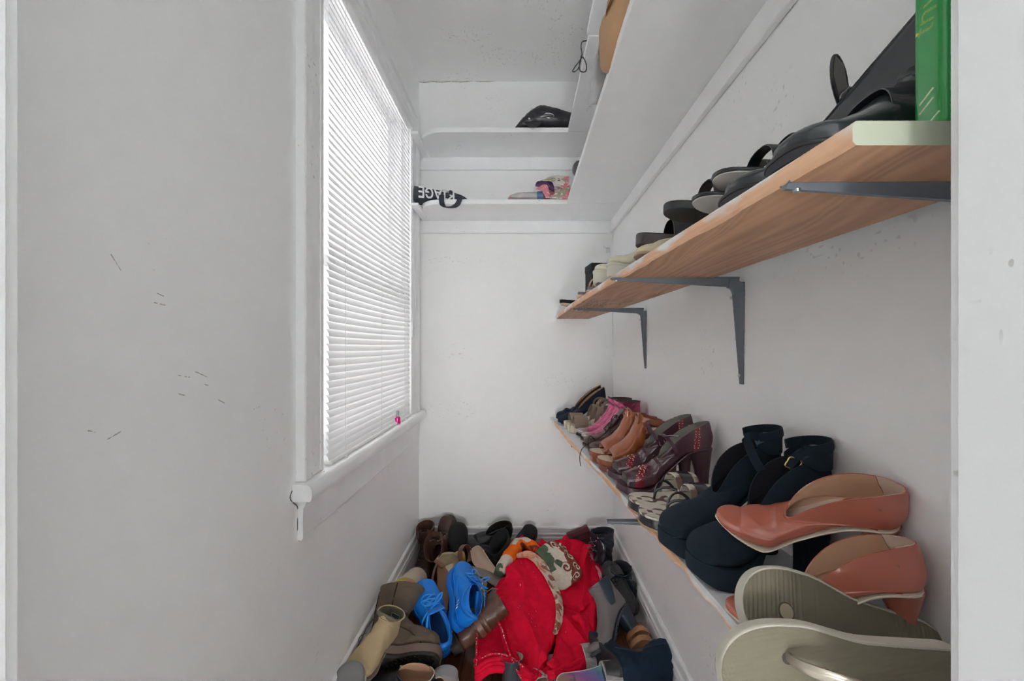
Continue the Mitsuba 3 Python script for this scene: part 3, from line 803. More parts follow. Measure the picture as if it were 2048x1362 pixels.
def pump(L, col, mat, heel_h=.085, lining=(.62, .45, .32), insole=(.66, .56, .48), toe_p=2.0, toe_len=.26, plat=0.0, sole_col=(.3, .2, .13), heel_kind='stiletto', throat=.66, vamp=.046, counter=.056, ball=.042, toe_h=.026,
         sag=.016, start=0, tipr=.030, heel_col=None, heel_mat=None, ns=60, nf=56, colfn=None, toe_spring=.010, heel_w=.030, sole_mat='m_satin', heel_top=None):
    W = plan(L, ball=ball, heel=heel_w, waist=.031, toe_p=toe_p, toe_len=toe_len)
    zf = arch(L, toe_spring, 0, heel_h)
    zb = lambda x: zf(x) + plat + .004
    outer, lin, ins, _ = sock(pump_rows(L, W, zb, throat, vamp, toe_h, counter, tipr), ns=ns, nf=nf, sag=sag, sag_n=.62, start=start, eb=4.2)
    P = [('upper', clean(outer), mat, colfn or col), ('lining', clean(lin), 'm_satin', lining), ('insole', clean(ins), 'm_satin', insole)]
    if plat > 0.006:
        z2 = PchipInterpolator([-.01, .3 * L, .47 * L, .62 * L, .86 * L, L, L + .01], [0, 0, 0, -plat * .98, -plat * .98, -plat * .70, -plat * .68])
        bot = lambda x: np.where(x < .45 * L, zb(x) - .004, np.minimum(zb(x) - .004, zf(x) + plat + z2(x) + .0005))
        P.append(('platform', sole(L, W, lambda x: zb(x) + .002, bot, .0015), mat if heel_col is None else heel_mat or mat, heel_col or col))
    P.append(('outsole', sole(L, W, lambda x: zb(x) + .0004, lambda x: zb(x) - .0035, .0012 if plat < .006 else -.002), sole_mat, sole_col))
    zh = float(zb(0)) - .002
    hw = heel_w
    if heel_kind == 'stiletto':
        rows = [(0, .022, .010, .0055), (.25 * zh, .024, .008, .0065), (.6 * zh, .032, .003, .011), (.85 * zh, .046, -.001, .020), (zh + .001, .062, -.003, hw * .96)]
    elif heel_kind == 'block':
        rows = [(0, .050, .006, .022), (.5 * zh, .050, .003, .023), (.85 * zh, .056, -.001, .026), (zh + .001, .062, -.002, hw * .98)]
    elif heel_kind == 'cone':
        rows = [(0, .034, .008, .013), (.4 * zh, .038, .005, .016), (.8 * zh, .050, 0, .023), (zh + .001, .062, -.003, hw * .98)]
    else:       # wedge
        rows = None
    if rows:
        P.append(('heel', heel(rows), heel_mat or mat, heel_col or col))
        r0 = rows[0]
        P.append(('heel__tip', heel([(-.0005, r0[1] - .0005, r0[2] + .0005, r0[3] - .0003), (.005, r0[1] + .0002, r0[2] - .0002, r0[3] + .0003)], ns=4), 'm_satin', (.03, .03, .03)))
    else:
        z0 = lambda x: np.where(x > .8 * L, np.minimum(zb(x) - .0036, .004 + (x - .8 * L) * .10), 0.0005 + 0 * x)
        P.append(('wedge', sole(L, W, lambda x: zb(x) - .003, z0, .0012), heel_mat or mat, heel_col or col))
    return P, W, zb


def boot(L, col, mat, H=.16, heel_h=.03, plat=.0, lining=(.35, .25, .18), shaft=.045, shaft_w=.042, toe_p=2.2, ball=.045, sole_col=(.05, .045, .04), heel_kind='block', collar_tilt=.0, wrinkle=.0, ns=70, nf=48, colfn=None, heel_col=None, sole_th=.006, back=0.0,
         toe_h=.035, insole=None, fold=0.0, slump=0.0, toe_spring=.010, e_sh=2.1, sole_grow=.003, heel_w=.031, heel_mat='m_satin', seed=1):
    W = plan(L, ball=ball, heel=heel_w, waist=.033, toe_p=toe_p, toe_len=.24)
    zf = arch(L, toe_spring, 0, heel_h)
    zb = lambda x: zf(x) + sole_th + plat
    z = lambda x: float(zb(x * L))
    w = lambda x: float(W(x * L))
    t1 = 1 - .035 / L
    xf, xb = .405 * L + shaft * .1, -.002 - back
    h0 = z(0)
    rows = [(L, z(1) + .012, L, z(1) + .012, 0), (t1 * L, z(t1) + toe_h, t1 * L, z(t1), w(t1)), (.72 * L, z(.72) + toe_h + .014, .72 * L, z(.72), w(.72)), (.58 * L, z(.58) + toe_h + .032, .54 * L, z(.54), w(.56)),
            (.49 * L, z(.5) + toe_h + .048, .36 * L, z(.36), w(.42) * 1.05), (.44 * L, max(z(.45), h0 * .6) + toe_h + .062, .18 * L, z(.18), w(.3) * 1.12), (.42 * L, h0 + toe_h + .060, .03 * L, z(0), .034), (xf + .004, h0 + toe_h + .072, -.001, h0 + .015, .034),
            (xf, h0 + toe_h + .085, -.003 - back * .1, h0 + .040, .034), (xf, h0 + .105 + toe_h * .3, .002 - back * .3, h0 + .072, .034 * .5 + shaft_w * .5)]
    top = h0 + H
    if H < .10:          # low shoe: the opening slopes from the throat to the heel's top
        tz = toe_h + .040
        rows = rows[:4] + [(.50 * L, z(.5) + tz, .36 * L, z(.36), w(.42) * 1.04), (.472 * L, z(.47) + tz + .005, .18 * L, z(.18), w(.34) * 1.08), (.462 * L, z(.46) + tz + .007, .03 * L, z(0), .034), (.458 * L, z(.46) + tz + .008, -.002, h0 + .02, .0345),
                           (.455 * L, z(.45) + tz + .009, -.003, h0 + H * .6, .034), (.452 * L, z(.45) + tz + .010 + collar_tilt, .003, top, shaft_w)]
    m = (h0 + .112 + top) / 2
    if H < .10:
        pass
    elif top > h0 + .135:
        rows += [(xf + shaft * .3 + slump * .6, m + .006, xb * .6 + slump * .6, m - .012, shaft_w), (xf + shaft * .6 + slump, top + collar_tilt, xb + slump, top - collar_tilt, shaft_w)]
    else:
        rows += [(xf - .004, top + collar_tilt, xb + .004, top - collar_tilt, shaft_w)]
    outer, lin, ins, g = sock(rows, ns=ns, nf=nf, eb=3.4, wrinkle=wrinkle, seed=seed, et=e_sh)
    P = [('upper', clean(outer), mat, colfn or col), ('lining', clean(lin), 'm_matte', lining), ('insole', clean(ins), 'm_matte', insole or lining)]
    P.append(('outsole', sole(L, W, lambda x: zb(x) + .001, lambda x: zb(x) - sole_th + 0 * x if plat == 0 else np.minimum(zb(x) - sole_th, zf(x) * 0 + np.clip((x - .86 * L) * .12, 0, .02) + .0), sole_grow), 'm_matte', sole_col))
    zh = float(zf(0)) + plat
    if heel_h > .012 and heel_kind != 'wedge':
        wv = .024 if heel_kind == 'block' else .016
        P.append(('heel', heel([(0, .058, .004, wv), (.5 * zh, .058, .001, wv + .001), (zh + .001, .066, -.003, .030)]), heel_mat, heel_col or sole_col))
    elif heel_kind == 'wedge':
        P.append(('wedge', sole(L, W, lambda x: zb(x) - sole_th + .0005, lambda x: np.where(x > .8 * L, np.minimum(zb(x) - sole_th, (x - .8 * L) * .1), 0 * x), sole_grow), heel_mat, heel_col or sole_col))
    return P, W, zb, rows


def lace_rows(fn, n, wid, r, col, bow=None, mat='m_matte'):
    """Cross lacing: fn(t) gives (centre, across, up) along the tongue."""
    m = []
    for i in range(n):
        t0, t1 = i / n, min(1, (i + .85) / n)
        (c0, a0, u0), (c1, a1, u1) = fn(t0), fn(t1)
        for s in (1, -1):
            m.append(tube([c0 + a0 * wid * s, (c0 + c1) / 2 + (u0 + u1) * r * 1.6, c1 - a1 * wid * s], r, 8, 6))
    if bow is not None:
        for b in bow: m.append(tube(b, r * 1.05, 30, 6))
    return ('lace', cat(*m), mat, col)


def flipflop(L, col, strap_col, rim=(.47, .45, .38), th=.019, ys=(1, -1), hx=.74, hy=0.0, path=None):
    W = plan(L, ball=.050, heel=.036, waist=.037, toe_p=2.3, toe_len=.26, heel_len=.15)
    zt = PchipInterpolator([-.01, 0, .3 * L, .7 * L, L, L + .01], [th + .004, th + .003, th, th * .82, th * .9, th * .9])
    zb = lambda x: 0 * x
    P = [('sole', sole(L, W, zt, lambda x: 0 * x + .0012, .0, n=80), 'm_matte', rim), ('footbed', bed(L, W, zt, .0035, 150, 60, lift=.0006), 'm_matte', col)]
    v, f = P[1][1]
    v = v.copy()
    v[:, 2] += .0007 * np.abs(np.sin((v[:, 0] + v[:, 1] * .35) * 700) * np.sin((v[:, 1] - v[:, 0] * .2) * 640))
    P[1] = ('footbed', (v, f), 'm_matte', col)
    vb, fb = bed(L, W, lambda x: 0 * x, .004, 150, 20, lift=0)
    vb = vb.copy(); vb[:, 2] = .0008 - .0009 * (np.sin(vb[:, 0] * 1100) > 0)
    P.append(('tread', (vb, fb[:, ::-1]), 'm_matte', tuple(np.array(col) * .92)))
    P.append(('strap_plug', lathe([[0, -.0012], [.0085, -.0012], [.0085, .001]], 28), 'm_matte', (.36, .31, .22)))
    P[-1] = ('strap_plug', tf(P[-1][1], euler([hx * L, hy, 0])), 'm_satin', (.33, .29, .20))
    P.append(('plug_ring', tf(tube([[.0092 * math.cos(a), .0092 * math.sin(a), -.0004] for a in np.linspace(0, 6.283, 17)[:-1]], .0008, 40, 6, True), euler([hx * L, hy, 0])), 'm_matte', (.08, .07, .05)))
    P.append(('toe_hole', tf(lathe([[0, .0], [.0055, .0], [.006, .0006], [0, .0006]], 20), euler([hx * L, hy, float(zt(hx * L)) + .0008])), 'm_matte', (.05, .045, .035)))
    for s in ys:
        pts = [[hx * L, hy, th * .8], [(hx - .005) * L, hy + s * .002, th + .014], [(hx - .06) * L, hy * .6 + s * .014, th + .030], [.56 * L, s * .034, th + .034], [.45 * L, s * .041, th + .019], [.40 * L, s * .038, th - .004]]
        if path: pts = [[a * L, b + .004 * (s - 1), c] for a, b, c in path]
        nr = [[.6, s * .1, .8], [.5, s * .2, .9], [.2, s * .4, .9], [0, s * .8, .6], [0, s, .3], [0, s, .2]]
        P.append(('strap', ribbon(pts, nr, [.006, .010, .013, .012, .010], .0045, 50), 'm_shimmer', strap_col))
    return P


def slide(L, col_bed, col_sole, strap_col, heel_h=0.0, th=.012, strap_w=.05, strap_h=.045, sx=.72, mat='m_leather', toe_p=2.2, sole_mat='m_satin', ball=.044, n_straps=1, bed_mat='m_satin'):
    W = plan(L, ball=ball, heel=.032, waist=.034, toe_p=toe_p, toe_len=.26)
    zf = arch(L, .008, 0, heel_h)
    zt = lambda x: zf(x) + th
    P = [('sole', sole(L, W, zt, lambda x: zf(x) + .0 * x), sole_mat, col_sole), ('footbed', bed(L, W, zt, .002, 60, 12), bed_mat, col_bed)]
    for i in range(n_straps):
        x = (sx - i * .16) * L
        w = float(W(x)) + .001
        P.append(('strap', over(x, w, -w, float(zt(x)) - th * .6, strap_h + .004 * i, strap_w, .003), mat, strap_col))
    if heel_h > .03:
        zh = float(zf(0))
        P.append(('heel', heel([(0, .046, .008, .018), (zh * .6, .046, .004, .020), (zh + .003, .058, 0, .028)]), sole_mat, col_sole))
    return P, W, zt

# ---------------------------------------------------------------- the low board: pairs of shoes, toes to the room, heels to the wall
ZL = ZL1 + .0004
SUEDE, NAVY = (.012, .020, .028), (.016, .022, .036)


def on_low(y, hx, yaw=180, z=ZL, **k):
    return euler([hx, y, z], yaw, **k)


# black suede heels with ankle straps
def suede_heel(open_strap):
    L = .228
    P, W, zb = pump(L, SUEDE, 'm_suede', .098, (.016, .016, .020), (.10, .15, .20), toe_p=2.3, plat=.030, heel_kind='block', throat=.60, vamp=.058, counter=.072, ball=.046, toe_h=.044, sag=.034, tipr=.036, sole_col=(.02, .02, .02), sole_mat='m_matte', toe_spring=.008)
    zi = lambda x: float(zb(x)) + .004
    lab = text3(['STEVE', 'HADDEN'], .008)
    zl = zi(.055)
    P.append(('maker_label', tf(box(-.020, .020, -.011, .011, 0, .0008), euler([.062, 0, zl + .001], 0, -3)), 'm_satin', (.55, .53, .49)))
    P.append(('maker_label__lettering', tf(lab, euler([.062, .0, zl + .002], 90, 0)), 'm_matte', (.08, .08, .08)))
    z0 = float(zb(0)) + .072
    # the ankle collar: a band standing up at the heel, its strap ends
    ang = np.linspace(-2.15, 2.15, 15)
    pts = [[.034 - .036 * math.cos(a), .031 * math.sin(a), z0 + .018 + .006 * math.cos(a)] for a in ang]
    P.append(('counter', ribbon([[.036 - .037 * math.cos(a), .030 * math.sin(a), z0 - .002] for a in ang], 'out', [.006] + [.03] * 6 + [.006], .0028, 50), 'm_suede', SUEDE))
    P.append(('ankle_strap', ribbon(pts, 'out', .016, .003, 60), 'm_suede', SUEDE))
    if open_strap:
        e = pts[-1]
        P.append(('strap_end', ribbon([e, [e[0] + .02, e[1] + .004, e[2] + .004], [e[0] + .035, e[1] + .030, e[2] - .012], [e[0] + .03, e[1] + .055, e[2] - .045]], [[0, 1, 0], [0, 1, .2], [.3, .8, .6], [.3, .7, .6]], .015, .003, 30), 'm_suede', SUEDE))
    else:
        e = pts[0]
        P.append(('ankle_strap__buckle', buckle([e[0] + .014, e[1] + .006, e[2] - .022], [.4, .2, -.9], [.9, .1, .4], .018, .020), 'm_metal', (.83, .62, .25)))
        P.append(('strap_end', ribbon([e, [e[0] + .012, e[1] + .004, e[2] - .012], [e[0] + .02, e[1] + .012, e[2] - .03]], [[0, -1, .2], [.2, -1, .3], [.4, -.6, .6]], .014, .003, 20), 'm_suede', SUEDE))
    return P


def text3(lines, h):
    m = []
    for i, t in enumerate(lines):
        a = meshkit.text_mesh(t, h, .0004)
        v = np.array(a.vertices); v[:, 0] -= v[:, 0].mean(); v[:, 1] += (len(lines) / 2 - 1 - i) * h * 1.35 + h * .2
        m.append((v, np.array(a.faces)))
    return cat(*m)


place(suede_heel(True), on_low(.810, .492, 182), 'high_heel_shoe', 'black suede block heel with unbuckled ankle strap pointing up, beside the patterned sandals', 'shoe', 'black suede heels')
place(mirrored(suede_heel(False)), on_low(.702, .508, 178), 'high_heel_shoe', 'black suede block heel with gold buckle inside, under the toe of the coral pump', 'shoe', 'black suede heels')

# coral patent pumps
CORAL = (.42, .125, .083)


def coral_pump():
    P, W, zb = pump(.218, CORAL, 'm_patent', .085, (.55, .34, .22), (.66, .52, .44), toe_p=1.55, toe_len=.34, throat=.63, vamp=.038, counter=.054, ball=.039, toe_h=.020, sag=.026, tipr=.034, sole_col=(.62, .54, .43))
    for s in (1,):
        P.append(('size_print', tf(text3(['B20D  8M'], .005), frame([.045, .0262, float(zb(.03)) + .030], [-1, .02, .12], [0, -1, .1])), 'm_matte', (.2, .1, .07)))
    return P


place(coral_pump(), from_toe([.292, .606, ZL + .012], [-.93, .37, .0], [0, 0, 1], .218) @ euler([0, 0, -.012]), 'high_heel_shoe', 'coral patent pump standing on the low board, its glossy heel nearest the door', 'shoe', 'coral patent pumps')
place(coral_pump(), by_two(at(1430, 1042, .705), [.486, .578, .968], .218, .125, 24), 'high_heel_shoe', 'coral patent pump lying tilted on the black suede heels, cream insole in view', 'shoe', 'coral patent pumps')

# sand coloured flip-flops leaning at the near end
FF = (.165, .148, .103)
place(flipflop(.27, FF, (.40, .355, .29), ys=(1, .3), hy=-.017, path=((.74, -.017, .015), (.73, -.017, .034), (.65, -.014, .050), (.52, -.004, .055), (.38, .018, .043), (.29, .036, .014))), from_toe([.213, .466, ZL + .036], [-1, .05, .012], [.02, -1, .20], .27), 'flip_flop', 'sand coloured flip-flop on its edge with footbed facing the door, frontmost on the low board', 'sandal', 'sand flip-flops')
place(flipflop(.27, FF, (.40, .355, .29), hx=.80), from_toe(at(1486, 1198, .505), [-1, -.02, .30], [-.10, .80, -.42], .27), 'flip_flop', 'sand coloured flip-flop leaning with ribbed underside and round plug showing', 'sandal', 'sand flip-flops')


# cream sandals with a brown letter pattern
def c_pattern(v, base=(.62, .57, .49), ink=(.16, .09, .07)):
    p = v[:, [0, 1]] * 1.0 + np.stack([v[:, 2] * .3, v[:, 2] * .9], 1)
    s = .046
    row = np.floor(p[:, 1] / s / 1.5)
    q = np.stack([(p[:, 0] / s + .5 * (row % 2)) % 1 - .5, (p[:, 1] / s / 1.5) % 1 - .5], 1)
    r = np.hypot(q[:, 0], q[:, 1] * 1.25)
    ringed = (np.abs(r - .30) < .095) & ~((q[:, 0] * np.where(np.floor(p[:, 0] / s + .5 * (row % 2)) % 2 == 0, 1, -1) > .12) & (np.abs(q[:, 1]) < .17))
    dots = (np.abs(np.abs(q[:, 0]) - .5) < .12) & (np.abs(q[:, 1]) < .10)
    return np.where((ringed | dots)[:, None], ink, base)


def logo_sandal():
    L = .24
    W = plan(L, ball=.046, heel=.034, waist=.036, toe_p=2.5, toe_len=.24)
    zf = PchipInterpolator([-.01, 0, .3 * L, .7 * L, L, L + .01], [.046, .046, .040, .030, .034, .034])
    P = [('sole', sole(L, W, lambda x: zf(x) - .004, lambda x: np.clip((x - .8 * L) * .16, 0.0, .02) + .006, .001), 'm_patent', (.012, .012, .016)),
         ('welt', sole(L, W, lambda x: np.clip((x - .8 * L) * .16, 0, .02) + .0062, lambda x: np.clip((x - .8 * L) * .16, 0, .02) + .0005, .0022), 'm_satin', (.34, .22, .12)),
         ('rim', sole(L, W, zf, lambda x: zf(x) - .0045, .0008, n=150), 'm_satin', c_pattern), ('footbed', bed(L, W, zf, .0012, 150, 60, x0=.0), 'm_satin', c_pattern),
         ('heel_pad', bed(L, W, zf, .010, 40, 12, x0=.02, x1=.62 * L, lift=.003), 'm_satin', (.66, .61, .53))]
    for s in (1, -1):
        pts = [[.76 * L, 0, zf(.76 * L)], [.745 * L, s * .004, zf(.7 * L) + .020], [.66 * L, s * .022, zf(.7 * L) + .034], [.54 * L, s * .038, zf(.6 * L) + .022], [.47 * L, s * .040, zf(.5 * L) - .002]]
        P.append(('thong', ribbon(pts, [[.7, s * .2, .7], [.5, s * .3, .8], [.2, s * .5, .8], [0, s, .4], [0, s, .2]], .0065, .004, 40), 'm_patent', (.015, .015, .02)))
    b = over(.50 * L, .044, -.044, float(zf(.5 * L)) - .012, .066, .052, .003, -.006, 70)
    P.append(('cuff', b, 'm_satin', c_pattern))
    P.append(('cuff_band', over(.50 * L, .0465, -.0465, float(zf(.5 * L)) - .012, .0695, .026, .002, -.006, 60), 'm_patent', (.02, .02, .025)))
    P.append(('maker_lettering', tf(text3(['COACH'], .008), frame([.035, 0, zf(.03) + .0035], [0, 1, 0], [0, 0, 1])), 'm_matte', (.45, .40, .33)))
    return P


def fine(parts, n):
    out = []
    for p in parts:
        if p[0] in ('rim', 'cuff'):
            v, f, _ = meshkit.arrays(p[1], False)
            for _ in range(n):
                v, f = trimesh.remesh.subdivide(v, f)
            out.append((p[0], (v, f), *p[2:]))
        else:
            out.append(p)
    return out


ls = fine(logo_sandal(), 2)
place(ls, on_low(1.005, .494, 184), 'thong_sandal', 'cream sandal with brown letter pattern and black band, touching the burgundy patent heel', 'sandal', 'patterned cream sandals')
place(mirrored(ls), on_low(.905, .496, 178), 'thong_sandal', 'cream sandal with brown letter pattern and black band, beside the black suede heels', 'sandal', 'patterned cream sandals')

# burgundy patent peep-toe heels, red brogued bands with pale dots
BURG, BRED = (.070, .030, .042), (.20, .014, .020)


def burgundy():
    L = .245
    def colfn(v):
        x, z = v[:, 0], v[:, 2]
        a = np.abs(x - (.70 * L + np.abs(v[:, 1]) * .55)) < .010
        b = (np.abs(x - (.045 - (z - .14) * .10)) < .0085) & (z > .085)
        return np.where((a | b)[:, None], BRED, BURG)
    P, W, zb = pump(L, BURG, 'm_patent', .105, (.30, .285, .255), (.22, .21, .19), toe_p=2.2, plat=.016, heel_kind='cone', throat=.60, vamp=.052, counter=.066, ball=.042, toe_h=.034, sag=.018, tipr=.032, sole_col=(.015, .012, .014), colfn=colfn, ns=150, nf=120, start=6)
    v = P[0][1][0]
    dots = []
    for s in (1, -1):
        for t in np.linspace(.006, .044, 9):
            for o in (-.006, .006):
                x = .70 * L + t * .55 + o + .002 * (-1) ** int(t * 1e3)
                c = v[(v[:, 1] * s > 0)]
                d = c[np.argmin((c[:, 0] - x) ** 2 + (np.abs(c[:, 1]) - t * .95) ** 2 * 1.0 - (c[:, 2]) * .001)]
                dots.append((d, [.3, s * .6, .7]))
        for z in np.linspace(.10, .175, 12):
            for o in (-.0052, .0052):
                c = v[(v[:, 1] * s > 0.004)]
                d = c[np.argmin((c[:, 0] - (.045 - (z - .14) * .10 + o)) ** 2 + (c[:, 2] - z) ** 2)]
                dots.append((d, [-.2, s, .1]))
    m = trimesh.creation.icosphere(subdivisions=1, radius=.0013)
    P.append(('perforations', cat(*[(np.array(m.vertices) + d, m.faces) for d, _ in dots]), 'm_satin', (.72, .62, .56)))
    zi = float(zb(.42 * L))
    P.append(('instep_strap', ribbon([[.40 * L, .036, zi + .028], [.44 * L, .040, zi + .050], [.50 * L, .020, zi + .072], [.52 * L, -.012, zi + .070], [.47 * L, -.034, zi + .045], [.42 * L, -.036, zi + .025]], [[0, 1, .1], [0, 1, .4], [.1, .5, .9], [.1, -.4, .9], [0, -1, .4], [0, -1, .1]], .011, .0022, 60), 'm_patent', (.075, .03, .05)))
    P.append(('strap_end', ribbon([[.50 * L, .022, zi + .074], [.46 * L, .048, zi + .080], [.43 * L, .070, zi + .083]], [[.1, .3, 1]] * 3, .010, .002, 20), 'm_patent', (.075, .03, .05)))
    P.append(('instep_strap__buckle', buckle([.41 * L, -.0385, zi + .034], [.2, 0, 1], [1, 0, -.2], .012, .014, .001), 'm_metal', (.6, .58, .55)))
    return P


bg = burgundy()
for key, y, yaw, lb, mm in ((0, 1.235, 181, 'burgundy patent peep-toe heel with dotted red trim, next to the cognac leather heel', True), (1, 1.115, 178, 'burgundy patent peep-toe heel with dotted red trim, next to the patterned sandal', False)):
    k = place(mirrored(bg) if mm else bg, on_low(y, .498, yaw), 'high_heel_shoe', lb, 'shoe', 'burgundy patent heels')
    labels[k + '__perforations'] = {'kind': 'stuff', 'label': 'pale dots punched along the red trim'}

# cognac leather platform heels with an ankle buckle
COG = (.29, .078, .028)


def cognac():
    L = .245
    W = plan(L, ball=.046, heel=.033, waist=.035, toe_p=2.4, toe_len=.24)
    zf = arch(L, .004, 0, .075)
    zb = lambda x: zf(x) + .036
    z = lambda x: float(zb(x * L))
    rows = [(.84 * L, z(.84) + .024, .84 * L, z(.84), float(W(.84 * L)) + .002), (.80 * L, z(.80) + .036, .78 * L, z(.78), float(W(.79 * L)) + .002), (.70 * L, z(.68) + .052, .66 * L, z(.66), float(W(.68 * L)) + .002),
            (.60 * L, z(.58) + .064, .54 * L, z(.54), float(W(.56 * L)) + .002), (.545 * L, z(.52) + .080, .47 * L, z(.47), .037), (.51 * L, z(.48) + .092, .43 * L, z(.43) + .006, .036), (.495 * L, .168, .405 * L, z(.4) + .030, .034), (.485 * L, .184, .37 * L, .145, .033)]
    outer, lin, ins, _ = sock([rows[0]] + rows, cap=1, start=1, ns=70, nf=60, eb=4, th=.003, wrinkle=.0016)
    P = [('upper', clean(outer), 'm_leather', COG), ('lining', clean(lin), 'm_matte', (.45, .25, .13)), ('footbed', bed(L, W, zb, .002, 60, 14), 'm_satin', (.64, .52, .38)),
         ('midsole', sole(L, W, lambda x: zb(x) + .0008, lambda x: zb(x) - .014, .0012), 'm_leather', (.24, .065, .030)),
         ('platform', sole(L, W, lambda x: zb(x) - .013, lambda x: np.where(x < .42 * L, zb(x) - .016, np.clip((x - .84 * L) * .22, 0, .02) + .0005 + np.clip(.56 * L - x, 0, 1) * .9 * 0 + np.where(x < .58 * L, (zb(x) - .016) * np.clip((.58 * L - x) / (.16 * L), 0, 1) ** 2, 0)), -.003), 'm_leather', (.17, .050, .026)),
         ('heel', heel([(0, .060, .004, .023), (.05, .058, .002, .024), (.0975, .066, 0, .031)]), 'm_leather', (.19, .055, .028))]
    zt = .166
    loop = [[.46 * L, .031, zt], [.34 * L, .036, zt - .008], [.16 * L, .034, zt - .022], [.04 * L, .012, zt - .030], [.04 * L, -.012, zt - .030], [.16 * L, -.034, zt - .022], [.34 * L, -.036, zt - .008], [.46 * L, -.031, zt]]
    P.append(('ankle_strap', ribbon(loop, 'out', .017, .003, 60), 'm_leather', (.27, .075, .032)))
    P.append(('cross_strap', ribbon([[.45 * L, .034, zt - .010], [.30 * L, .040, zt - .045], [.12 * L, .036, z(.12) + .03], [.06 * L, .02, z(.06) + .03]], [[0, 1, .1]] * 3 + [[-.5, 1, 0]], .016, .003, 40), 'm_leather', (.25, .07, .03)))
    P.append(('buckle', buckle([.505 * L, .004, zt - .002], [0, 1, 0], [-.16, 0, 1], .040, .028, .0019), 'm_metal', (.33, .15, .08)))
    P.append(('buckle_keeper', ribbon([[.49 * L, .024, zt - .004], [.507 * L, 0, zt - .003], [.49 * L, -.024, zt - .004]], [[1, .3, 0], [1, 0, .1], [1, -.3, 0]], .017, .003, 20), 'm_leather', (.30, .09, .036)))
    return P


cg = cognac()
place(mirrored(cg), on_low(1.425, .478, 180), 'high_heel_shoe', 'cognac leather open-toe platform heel with ankle buckle, next to the brown laced shoe', 'shoe', 'cognac platform heels')
place(cg, on_low(1.320, .486, 178), 'high_heel_shoe', 'cognac leather open-toe platform heel with ankle buckle, next to the burgundy patent heel', 'shoe', 'cognac platform heels')


# dark brown lace-up shoes
def laced_brown(loose):
    L = .245
    P, W, zb, rows = boot(L, (.075, .036, .034), 'm_leather', H=.085, heel_h=.040, shaft=.02, shaft_w=.034, toe_h=.034, ball=.044, sole_col=(.10, .06, .045), lining=(.13, .07, .05), collar_tilt=.012, sole_grow=.003)
    f = lambda t: (np.array([.66 * L - t * .055, 0, float(zb(.66 * L)) + .057 + t * .058]), np.array([0, 1.0, 0]), np.array([.7, 0, .7]))
    P.append(('tongue', ribbon([f(-.1)[0], f(.4)[0] + [.002, 0, .002], f(1.0)[0] + [.004, 0, .004], f(1.35)[0] + [.006, 0, .006]], [.72, 0, .7], [.034, .040, .046], .003, 20), 'm_leather', (.085, .042, .040)))
    bow = [[f(1)[0], f(1)[0] + [.03, .02, .0], f(.9)[0] + [.04, .03, -.06], f(.6)[0] + [.06, .03, -.075], [.93 * L, .05, .055], [.97 * L, .052, .02]]] if not loose else [[f(1)[0], f(1)[0] + [.02, .01, .01], f(.8)[0] + [.05, .01, -.02], [L - .01, .028, .035], [L + .02, .034, .012], [L + .03, .036, -.02], [L + .026, .036, -.055]]]
    P.append(lace_rows(lambda t: (f(t)[0] + np.array([.003, 0, .003]), f(t)[1], f(t)[2]), 4, .017, .0014, (.03, .018, .02), bow))
    P.append(('counter', ribbon([[.09, .0345, .085], [.03, .0335, .088], [-.004, .012, .09], [-.004, -.012, .09], [.03, -.0335, .088], [.09, -.0345, .085]], 'out', .020, .0015, 40), 'm_leather', (.15, .05, .045)))
    return P


place(laced_brown(False), on_low(1.640, .487, 181), 'lace_up_shoe', 'dark brown leather laced shoe squeezed beside the pink snakeskin boot', 'shoe', 'dark brown laced shoes')
place(mirrored(laced_brown(True)), on_low(1.535, .494, 179), 'lace_up_shoe', 'dark brown leather laced shoe with a lace hanging over the board edge, beside cognac heels', 'shoe', 'dark brown laced shoes')


# pink metallic snakeskin ankle boots
def snake(v):
    a = np.arctan2(v[:, 1], v[:, 2] - .05) * 42
    s = (v[:, 0] * .8 + v[:, 2]) * 210
    row = np.floor(s)
    q = np.stack([(a * .22 + .5 * (row % 2)) % 1 - .5, s % 1 - .5], 1)
    gap = (np.abs(q[:, 0]) + np.abs(q[:, 1])) > .62
    silver = np.clip((v[:, 0] - .195) / .025, 0, 1)[:, None]
    tone = meshkit.noise(np.stack([np.floor(a * .22 + .5 * (row % 2)), row, row * 0], 1), 4)[:, None]
    c = np.array([.50, .085, .19]) * (.75 + .7 * tone) * (1 - silver) + np.array([.55, .50, .48]) * (.75 + .4 * tone) * silver
    return np.where(gap[:, None], c * .45 + .22 * np.array([.85, .5, .6]), c)


def pink_boot():
    P, W, zb, rows = boot(.24, (.4, .12, .2), 'm_shimmer', H=.108, heel_h=.052, shaft=.05, shaft_w=.041, toe_h=.030, ball=.041, toe_p=1.9, sole_col=(.02, .02, .02), lining=(.09, .05, .06), colfn=snake, ns=190, nf=150, heel_kind='block', heel_col=(.03, .03, .03))
    P.append(('zip', ribbon([[.05, .0395, .085], [.05, .042, .12], [.05, .0425, .165]], [0, 1, 0], .004, .0015, 20), 'm_metal', (.3, .2, .22)))
    P.append(('collar_binding', tube([[(r := rows[-1])[2] * 0 + (r[0] + r[2]) / 2 + (r[0] - r[2]) / 2 * math.sin(a), .0415 * math.cos(a), r[1]] for a in np.linspace(0, 6.283, 25)[:-1]], .0016, 60, 6, True), 'm_satin', (.07, .03, .04)))
    return P


pk = pink_boot()
place(pk, on_low(1.835, .482, 181), 'ankle_boot', 'pink metallic snakeskin ankle boot with silver toe, next to the taupe espadrille', 'boot', 'pink snakeskin boots')
place(mirrored(pk), on_low(1.735, .489, 179), 'ankle_boot', 'pink metallic snakeskin ankle boot with silver toe, behind the brown laced shoe', 'boot', 'pink snakeskin boots')


